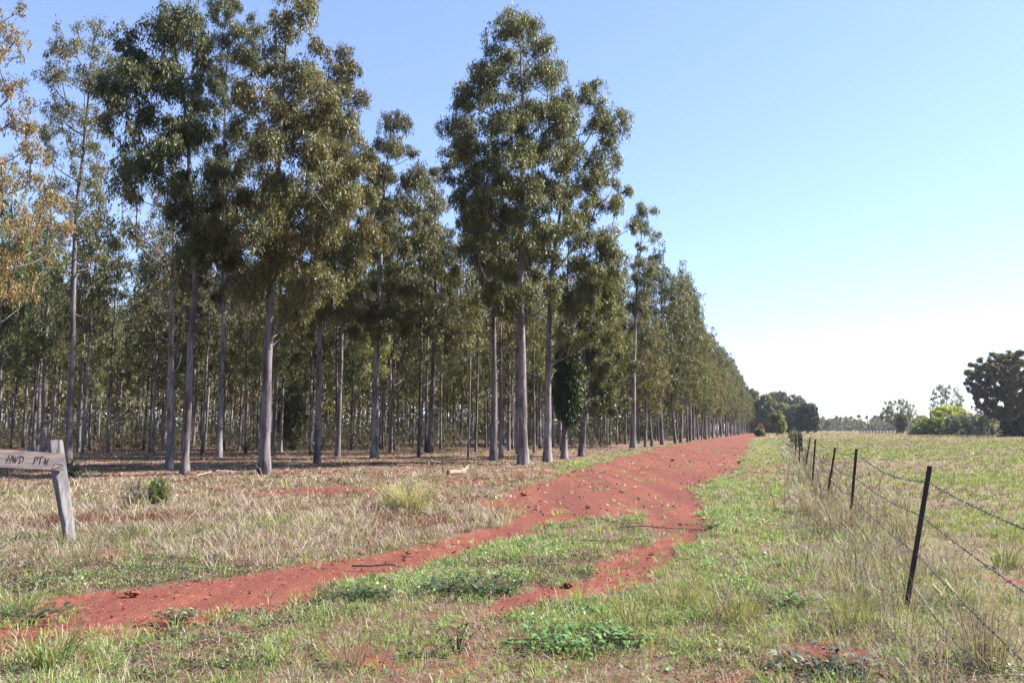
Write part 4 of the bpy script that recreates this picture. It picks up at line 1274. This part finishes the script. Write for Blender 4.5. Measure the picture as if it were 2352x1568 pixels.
stick([(808, 1304, .03), (850, 1304, .03), (900, 1301, .03), (925, 1305, .01)], .016, 'dark curved stick lying along the left wheel track')
stick([(1420, 1214, .03), (1480, 1213, .04), (1545, 1217, .03), (1612, 1218, .02)], .012, 'long thin branch lying across the bare right strip', branches=[[(1500, 1214, .04), (1530, 1206, .06), (1560, 1198, .1)]])
stick([(1300, 1243, .03), (1400, 1246, .03), (1510, 1238, .03)], .009, 'straight thin stick on the island beside the bare strip')
stick([(1632, 1480, .0), (1655, 1462, .12), (1676, 1430, .30), (1690, 1405, .42)], .007, 'dark bent stick standing in the grass near the bottom', (0.07, 0.045, 0.04))
stick([(700, 1040, .05), (760, 1043, .05), (830, 1048, .03)], .03, 'pale fallen branch on the forest floor left of the log', (0.42, 0.34, 0.28))
stick([(450, 1095, .05), (500, 1088, .12), (545, 1086, .05)], .03, 'fallen branch lying in shade at the foot of the forked tree', (0.3, 0.25, 0.22))
# log
g = ground(1030, 1091)
e = ground(1070, 1088)
mb = MB()
dv = (e - g) * 1.0
P = np.array([g + dv * t + np.array((0, 0, 0.08 + 0.015 * math.sin(5 * t))) for t in np.linspace(0, 1.0, 7)]) - g
mb.tube(P, np.array((.088, .092, .09, .085, .08, .07, .04)), 14, (0.30, 0.215, 0.175))
mb.tube([P[4], P[5] + (0.05, 0.05, .07), P[6] + (0.06, 0.1, .22)], np.array((.07, .06, .035)), 10, (0.33, 0.26, 0.22))
root = empty('fallen_log', g)
tag(root, 'short broken log with a raised stub lying at the forest margin', 'log')
obj('log_body', make_mesh('log_body', [mb.part(0)], M_STEM, smooth=True), root)
mb = MB()
n = 14
a = np.arange(n) * 2 * math.pi / n
rr = .085 * (1 + .12 * np.sin(3 * a))
T = dv / np.linalg.norm(dv); S_ = np.cross(T, (0, 0, 1)); 
ring = np.array([P[0] - T * .012 + S_ * math.cos(q) * r_ + np.array((0, 0, 1)) * math.sin(q) * r_ for q, r_ in zip(a, rr)])
V = np.concatenate([ring, ring * .0 + (P[0] + T * .04) + (ring - P[0]) * .45])
Fq = [(i, (i + 1) % n, n + (i + 1) % n, n + i) for i in range(n)]
mb.add(V, Fq, (0.10, 0.045, 0.03))
mb.add(V[n:][[0, 3, 7, 10]], [(0, 1, 2, 3)], (0.03, 0.015, 0.01))
obj('broken_end', make_mesh('broken_end', [mb.part(0)], M_STEM), root)

# ------------------------------------------------------------------ sign
def timber(name, c0, c1, crack, scale, edge=None, bdist=0.012):
    m, t, nd, lk = new_mat(name)
    tc = N(t, 'ShaderNodeTexCoord')
    v = mapping(t, tc.outputs['Object'], scale)
    n1 = noise(t, v, 1.0, 6, 0.65, 0.6)
    n2 = noise(t, mapping(t, tc.outputs['Object'], tuple(3 * s for s in scale)), 1.0, 4, 0.6, 0.3)
    c = ramp(t, n1, [(0.3, c0), (0.62, c1)])
    ck = ramp(t, n2, [(0.30, (1, 1, 1)), (0.40, (0, 0, 0))])
    c = mixc(t, ck, c, crack)
    if edge:
        c = mixc(t, ramp(t, noise(t, v, 0.5, 3, 0.5), [(0.55, (0, 0, 0)), (0.7, (0.7, 0.7, 0.7))]), c, edge)
    h = mathn(t, 'ADD', n1, mathn(t, 'MULTIPLY', n2, 0.8))
    out(t, principled(t, c, 0.9, 0.12, bump(t, h, 0.6, bdist)))
    return m
M_POST = timber('weathered_post', (0.05, 0.046, 0.048), (0.19, 0.177, 0.18), (0.018, 0.015, 0.015), (13, 13, 1.0))
M_BOARD = timber('weathered_board', (0.075, 0.062, 0.066), (0.15, 0.127, 0.132), (0.05, 0.033, 0.03), (2.0, 6, 60), (0.22, 0.14, 0.10), 0.002)
m, t, nd, lk = new_mat('black_paint')
out(t, principled(t, (0.012, 0.010, 0.012), 0.6, 0.3))
M_BLACK = m
m, t, nd, lk = new_mat('rusty_wire')
out(t, principled(t, (0.10, 0.085, 0.085), 0.6, 0.4, None, 0.4))
M_WIRE = m
SD = ground(160, 1240)[1]
sroot_p = at(160, 1240, SD); sroot_p[2] = 0
sign = empty('plantation_sign', sroot_p)
tag(sign, 'weathered grey timber sign with hand-painted board on a leaning split post', 'sign')
def zpt(zx, zy, depth):     # pixel of the sign close-up -> world
    return at(zx * 0.1798, 980 + zy * 0.1798, depth)
# post: hand split slab, rotated a little to the right, with a ragged left edge
rng = np.random.default_rng(3)
nrow_ = 40
rows = []
for i in range(nrow_):
    f = i / (nrow_ - 1)
    lx = 590 + (815 - 590) * f ** 1.15
    rx = 788 + (970 - 788) * f
    jag = (20 if 0.30 < f < 0.85 else 5) * (vnoise(np.array([i * 0.33]), np.array([2.0]), 6)[0] + 0.25 * rng.uniform())
    L_ = zpt(lx + (rx - lx) * 0.22 + jag, 172 + (1450 - 172) * f, SD)
    R_ = zpt(rx, 160 + (1450 - 160) * f, SD + 0.11)
    LB = zpt(lx + 0.7 * jag * rng.uniform(), 172 + (1450 - 172) * f, SD + 0.085)
    rows.append((L_, R_, LB))
rows = rows[::-1]
ncx = 9
Vp = []
for i, (L_, R_, LB) in enumerate(rows):
    wv = R_ - L_
    ring = []
    for q in range(ncx):
        s = q / (ncx - 1)
        wob = 0.010 * (vnoise(np.array([s * 9.0]), np.array([i * 0.22]), 4)[0] - .5)
        ring.append(L_ + wv * s + np.array((0, wob + (0.0 if 0 < q < ncx - 1 else .010), 0.03 * (vnoise(np.array([s * 6.]), np.array([0.]), 8)[0] - .5) if i == nrow_ - 1 else 0)))
    back = [ring[-1] + np.array((-0.045, 0.095, 0)), LB]
    Vp.append(ring + back)
Vp = np.array(Vp)
npt = ncx + 2
Vp[0, :, 2] = -0.2
Vf = Vp.reshape(-1, 3) - sroot_p
i = np.arange(nrow_ - 1)[:, None] * npt
j = np.arange(npt)[None]
k = (j + 1) % npt
Fq = np.stack([i + j, i + k, i + npt + k, i + npt + j], -1).reshape(-1, 4)
top = MB(); top.add(Vf, Fq)
me = make_mesh('post', [top.part(0, False)], M_POST)
import bmesh
bm = bmesh.new(); bm.from_mesh(me)
bm.verts.ensure_lookup_table()
bm.faces.new([bm.verts[(nrow_ - 1) * npt + q] for q in range(npt)])
for f_ in bm.faces:
    f_.smooth = True
for e_ in bm.edges:
    a_, b_ = e_.verts[0].index, e_.verts[1].index
    if (a_ % npt == b_ % npt and a_ % npt in (0, ncx - 1, ncx, ncx + 1)) or (min(a_, b_) >= (nrow_ - 1) * npt):
        e_.smooth = False
bm.to_mesh(me); bm.free()
obj('post', me, sign)
# board in front of the post
BD = SD - 0.05
TR, BRc = zpt(833, 343, BD), zpt(812, 562, BD)
TLc, BLc = zpt(-2050, 180, BD + .12), zpt(-2050, 372, BD + .12)
TR, BRc = zpt(833, 343, BD + 0.09), zpt(812, 562, BD + 0.08)
TLc = TR + (zpt(0, 280, BD - 0.52) - TR) * 2.3
BLc = BRc + (zpt(0, 510, BD - 0.53) - BRc) * 2.3
TN = TR - BRc; BU = TLc - BRc
BNn = np.cross(TR - TLc, TR - BRc); BNn /= np.linalg.norm(BNn)
if BNn[1] > 0: BNn = -BNn
_e = np.array((0, 0, EYE)); BLc = _e + (BLc - _e) * ((TR - _e).dot(BNn) / (BLc - _e).dot(BNn))
def bpt(zx, zy, o=0.0):      # a point on the face of the board seen at this place of the close-up
    q = zpt(zx, zy, 10.0)
    e0 = np.array((0, 0, EYE))
    r_ = q - e0
    t_ = (TR - e0).dot(BNn) / r_.dot(BNn)
    return e0 + r_ * t_ + BNn * o
th_ = -BNn * 0.035
mb = MB()
nx = 24
fr = []
for q in range(nx + 1):
    s = q / nx
    tpp = TLc + (TR - TLc) * s + np.array((0, 0, 0.006 * (vnoise(np.array([s * 17.]), np.array([1.]), 2)[0] - .5)))
    bt = BLc + (BRc - BLc) * s + np.array((0, 0, 0.010 * (vnoise(np.array([s * 15.]), np.array([5.]), 2)[0] - .5)))
    fr.append((tpp, bt, bt + th_, tpp + th_))
Vb = np.array(fr).reshape(-1, 3) - sroot_p
i = np.arange(nx)[:, None] * 4
j = np.arange(4)[None]
k = (j + 1) % 4
Fb = np.stack([i + j, i + k, i + 4 + k, i + 4 + j], -1).reshape(-1, 4)
Fb = np.concatenate([Fb, [[0, 3, 2, 1], [nx * 4, nx * 4 + 1, nx * 4 + 2, nx * 4 + 3]]])
mb.add(Vb, Fb)
board = obj('board', make_mesh('board', [mb.part(0, False)], M_BOARD), sign)
# second post of the same sign stands outside the picture to the left
mb = MB()
pb = (TLc + BLc) / 2 + (TR - TLc) * 0.06 - BNn * 0.16; pb[1] -= sroot_p[1]
mb.tube([(pb[0] - sroot_p[0], pb[1], -.2), (pb[0] - sroot_p[0] - .03, pb[1], .7), (pb[0] - sroot_p[0] - .05, pb[1], 1.35)], np.array((.11, .105, .1)), 8)
obj('post', make_mesh('post', [mb.part(0, False)], M_POST), sign)
LET = [[(124,360),(102,410),(80,462)],[(164,364),(144,410),(122,464)],[(74,420),(110,413),(156,408)],
 [(176,376),(168,415),(165,455)],[(165,455),(182,415),(198,392)],[(198,392),(194,430),(192,462)],[(192,462),(218,415),(240,374)],
 [(264,384),(254,425),(243,464)],[(256,372),(282,374),(301,390),(302,418),(280,447),(238,466)],
 [(452,390),(440,430),(427,473)],[(446,388),(472,382),(490,393),(484,415),(465,430),(440,436)],[(486,396),(520,388),(560,380)],[(524,388),(514,430),(505,474)],
 [(563,482),(572,440),(582,398)],[(582,398),(588,440),(595,486)],[(595,486),(608,440),(621,402)]]
for word in (LET[:10], LET[10:]):
  mb = MB()
  for st in word:
      P = np.array([bpt(a, b, 0.0) for a, b in st]) - sroot_p
      pts = np.concatenate([np.linspace(P[i], P[i + 1], 4)[:-1] for i in range(len(P) - 1)] + [P[-1:]])
      V, Fq = tube(pts, np.full(len(pts), .0062), 6)
      dn = (V + sroot_p - TR) @ BNn
      V = V + BNn * (0.004 - 0.7 * dn)[:, None]
      mb.add(V, Fq)
  obj('lettering', make_mesh('lettering', [mb.part(0, False)], M_BLACK), board)
mb = MB()
W = lambda a, b, o=.008: bpt(a, b, o) - sroot_p
mb.tube([W(710, 457), W(685, 495), W(655, 546)], .0028, 5)
mb.tube([W(710, 457), W(760, 466), W(817, 480)], .0028, 5)
mb.tube([W(652, 546, .012), W(730, 520, .014), W(790, 492, .014), W(820, 474, .01)], .0048, 6)
obj('wire_tie', make_mesh('wire_tie', [mb.part(0, False)], M_WIRE), sign)

# ------------------------------------------------------------------ fence
m, t, nd, lk = new_mat('tarred_steel')
tc = N(t, 'ShaderNodeTexCoord')
c = ramp(t, noise(t, mapping(t, tc.outputs['Object'], (30, 30, 5)), 1.0, 5), [(0.4, (0.020, 0.014, 0.014)), (0.6, (0.045, 0.022, 0.018)), (0.75, (0.12, 0.045, 0.03))])
out(t, principled(t, c, 0.6, 0.35))
M_STEEL = m
POSTS = [((2137,1070),(2083,1395)), ((1967.7,1030.6),(1952,1209)), ((1918.6,1027),(1899.7,1144)), ((1873,1008),(1865,1116.5)), ((1861,1004),(1849,1080)), ((1837,999),(1835.4,1066.7)), ((1829,998),(1827,1051))]
PW = []
x0 = fence_x(2.2)
PW.append((np.array((x0, 2.2, 0)), np.array((x0 + .05, 2.2, 1.27))))
for tp_, bt_ in POSTS:
    b = ground(*bt_)
    PW.append((b, at(tp_[0], tp_[1], b[1])))
rf = random.Random(5)
yv = PW[-1][0][1]
while yv < 150:
    yv += 5.2
    xv = fence_x(yv)
    PW.append((np.array((xv, yv, 0)), np.array((xv + rf.uniform(-.12, .16), yv, rf.uniform(1.2, 1.32)))))
fence = empty('wire_fence', (PW[1][0][0], PW[1][0][1], 0))
FO = np.array((PW[1][0][0], PW[1][0][1], 0.0))
tag(fence, 'barbed wire fence on dark leaning steel star pickets along the paddock', 'fence')
for pi, (b, tq) in enumerate(PW):
    mb = MB()
    ax = tq - b
    ln = np.linalg.norm(ax)
    az = ax / ln
    for fin in range(3):
        ang = math.radians(20 + 120 * fin) + 0.25 * pi
        d = np.array((math.cos(ang), math.sin(ang), 0))
        d -= az * d.dot(az); d /= np.linalg.norm(d)
        e_ = np.cross(az, d)
        M = np.stack([d, e_, az], 1)
        wf = 0.030 if fin == 0 else 0.026
        wf *= max(1.0, b[1] / 28)
        th = 0.0035 * max(1.0, b[1] / 20)
        if fin == 0 and pi < 5:
            z = -0.25
            holes = np.arange(0.10, ln - 0.02, 0.13)
            for hz in list(holes) + [None]:
                z1 = ln if hz is None else hz - .005
                mb.box(b + az * (z + z1) / 2 + d * wf / 2, (wf / 2, th, (z1 - z) / 2), M)
                if hz is not None:
                    mb.box(b + az * hz + d * wf * .25, (wf * .25, th, .005), M)
                    mb.box(b + az * hz + d * wf * .86, (wf * .14, th, .005), M)
                    z = hz + .005
        else:
            mb.box(b + az * (ln - 0.25) / 2 + d * wf / 2, (wf / 2, th, (ln + .25) / 2), M)
    V, Fq, _, _ = mb.part()
    obj('post', make_mesh('post', [(V - b, Fq, None, 0)], M_STEEL), fence, loc=b - FO)
FR = [0.93, 0.64, 0.38, 0.15]
for wi, fr_ in enumerate(FR):
    mb = MB()
    for pi in range(len(PW) - 1):
        f0, f1 = fr_, fr_
        if wi == 0:
            f0 = 0.885 if pi <= 1 else 0.965
            f1 = 0.885 if pi <= 0 else 0.965
        a = PW[pi][0] + (PW[pi][1] - PW[pi][0]) * f0
        c = PW[pi + 1][0] + (PW[pi + 1][1] - PW[pi + 1][0]) * f1
        span = np.linalg.norm(c - a)
        dd = 0.5 * (a[1] + c[1])
        near = pi < 6
        n = 40 if near else 8
        ts = np.linspace(0, 1, n + 1)
        sag = (0.10, 0.07, 0.06, 0.05)[wi] * (0.6 + 0.8 * rf.random()) * (0.4 if pi == 0 else 1)
        P = a + (c - a) * ts[:, None]
        P[:, 2] -= sag * 4 * ts * (1 - ts)
        if near:
            for ph in (0, math.pi):
                tw = ts * span * 38 + ph
                Q = a + (c - a) * np.linspace(0, 1, 121)[:, None]
                tt = np.linspace(0, 1, 121)
                Q[:, 2] -= sag * 4 * tt * (1 - tt)
                tw = tt * span * 26 + ph
                Q += np.stack([np.cos(tw) * .0022, 0 * tw, np.sin(tw) * .0022], -1)
                mb.tube(Q, max(.0019, .00022 * dd), 4)
            nb = int(span / 0.11)
            for q in range(nb):
                tt = (q + .5) / nb
                p = a + (c - a) * tt - np.array((0, 0, sag * 4 * tt * (1 - tt)))
                u = nrm(np.array((rf.uniform(-1, 1), rf.uniform(-.4, .4), rf.uniform(-1, 1))))
                v_ = nrm(np.array((rf.uniform(-1, 1), rf.uniform(-.4, .4), rf.uniform(-1, 1))))
                for q_ in (u, v_):
                    mb.tube([p - q_ * .014, p + q_ * .014], np.array((.0018, .0018)), 4)
                mb.tube([p - nrm(c - a) * .008, p + nrm(c - a) * .008], np.array((.0048, .0048)), 5)
        else:
            mb.tube(P, max(.003, .00012 * dd), 4)
    V, Fq, _, _ = mb.part()
    obj('barbed_wire', make_mesh('barbed_wire', [(V - FO, Fq, None, 0)], M_WIRE), fence)
# faint timber fence on the far side of the paddock
ff = empty('paddock_fence', (100, 285, 0))
tag(ff, 'low timber post fence far across the paddock below the treeline', 'fence')
fa, fb = at(1975, 990, 300), at(2092, 990, 270)
npst = 16
mbw = MB()
tops = []
for q in range(npst):
    s = q / (npst - 1)
    p = fa + (fb - fa) * s; p[2] = 0
    mb = MB()
    mb.box((0, 0, .6), (.12, .12, .75))
    V, Fq, _, _ = mb.part()
    obj('post', make_mesh('post', [(V, Fq, None, 0)], M_POST), ff, loc=p - np.array((100, 285, 0)))
    tops.append(p - np.array((100, 285, 0)))
for hz in (0.55, 1.1):
    mb = MB()
    mb.tube([p + np.array((0, 0, hz)) for p in tops], .02, 4)
    obj('fence_wire', make_mesh('fence_wire', [mb.part(0, False)], M_WIRE), ff)
# ------------------------------------------------------------------ air
m, t, nd, lk = new_mat('air')
pv = N(t, 'ShaderNodeVolumePrincipled')
pv.inputs['Color'].default_value = (0.80, 0.88, 1.0, 1)
pv.inputs['Density'].default_value = 0.0001
pv.inputs['Anisotropy'].default_value = 0.2
o = N(t, 'ShaderNodeOutputMaterial')
lk.new(pv.outputs[0], o.inputs['Volume'])
mb = MB()
mb.box((60, 470, 14), (1100, 560, 15.5))
tag(obj('haze', make_mesh('haze', [mb.part(0, False)], m)), kind='stuff')
print('script done')
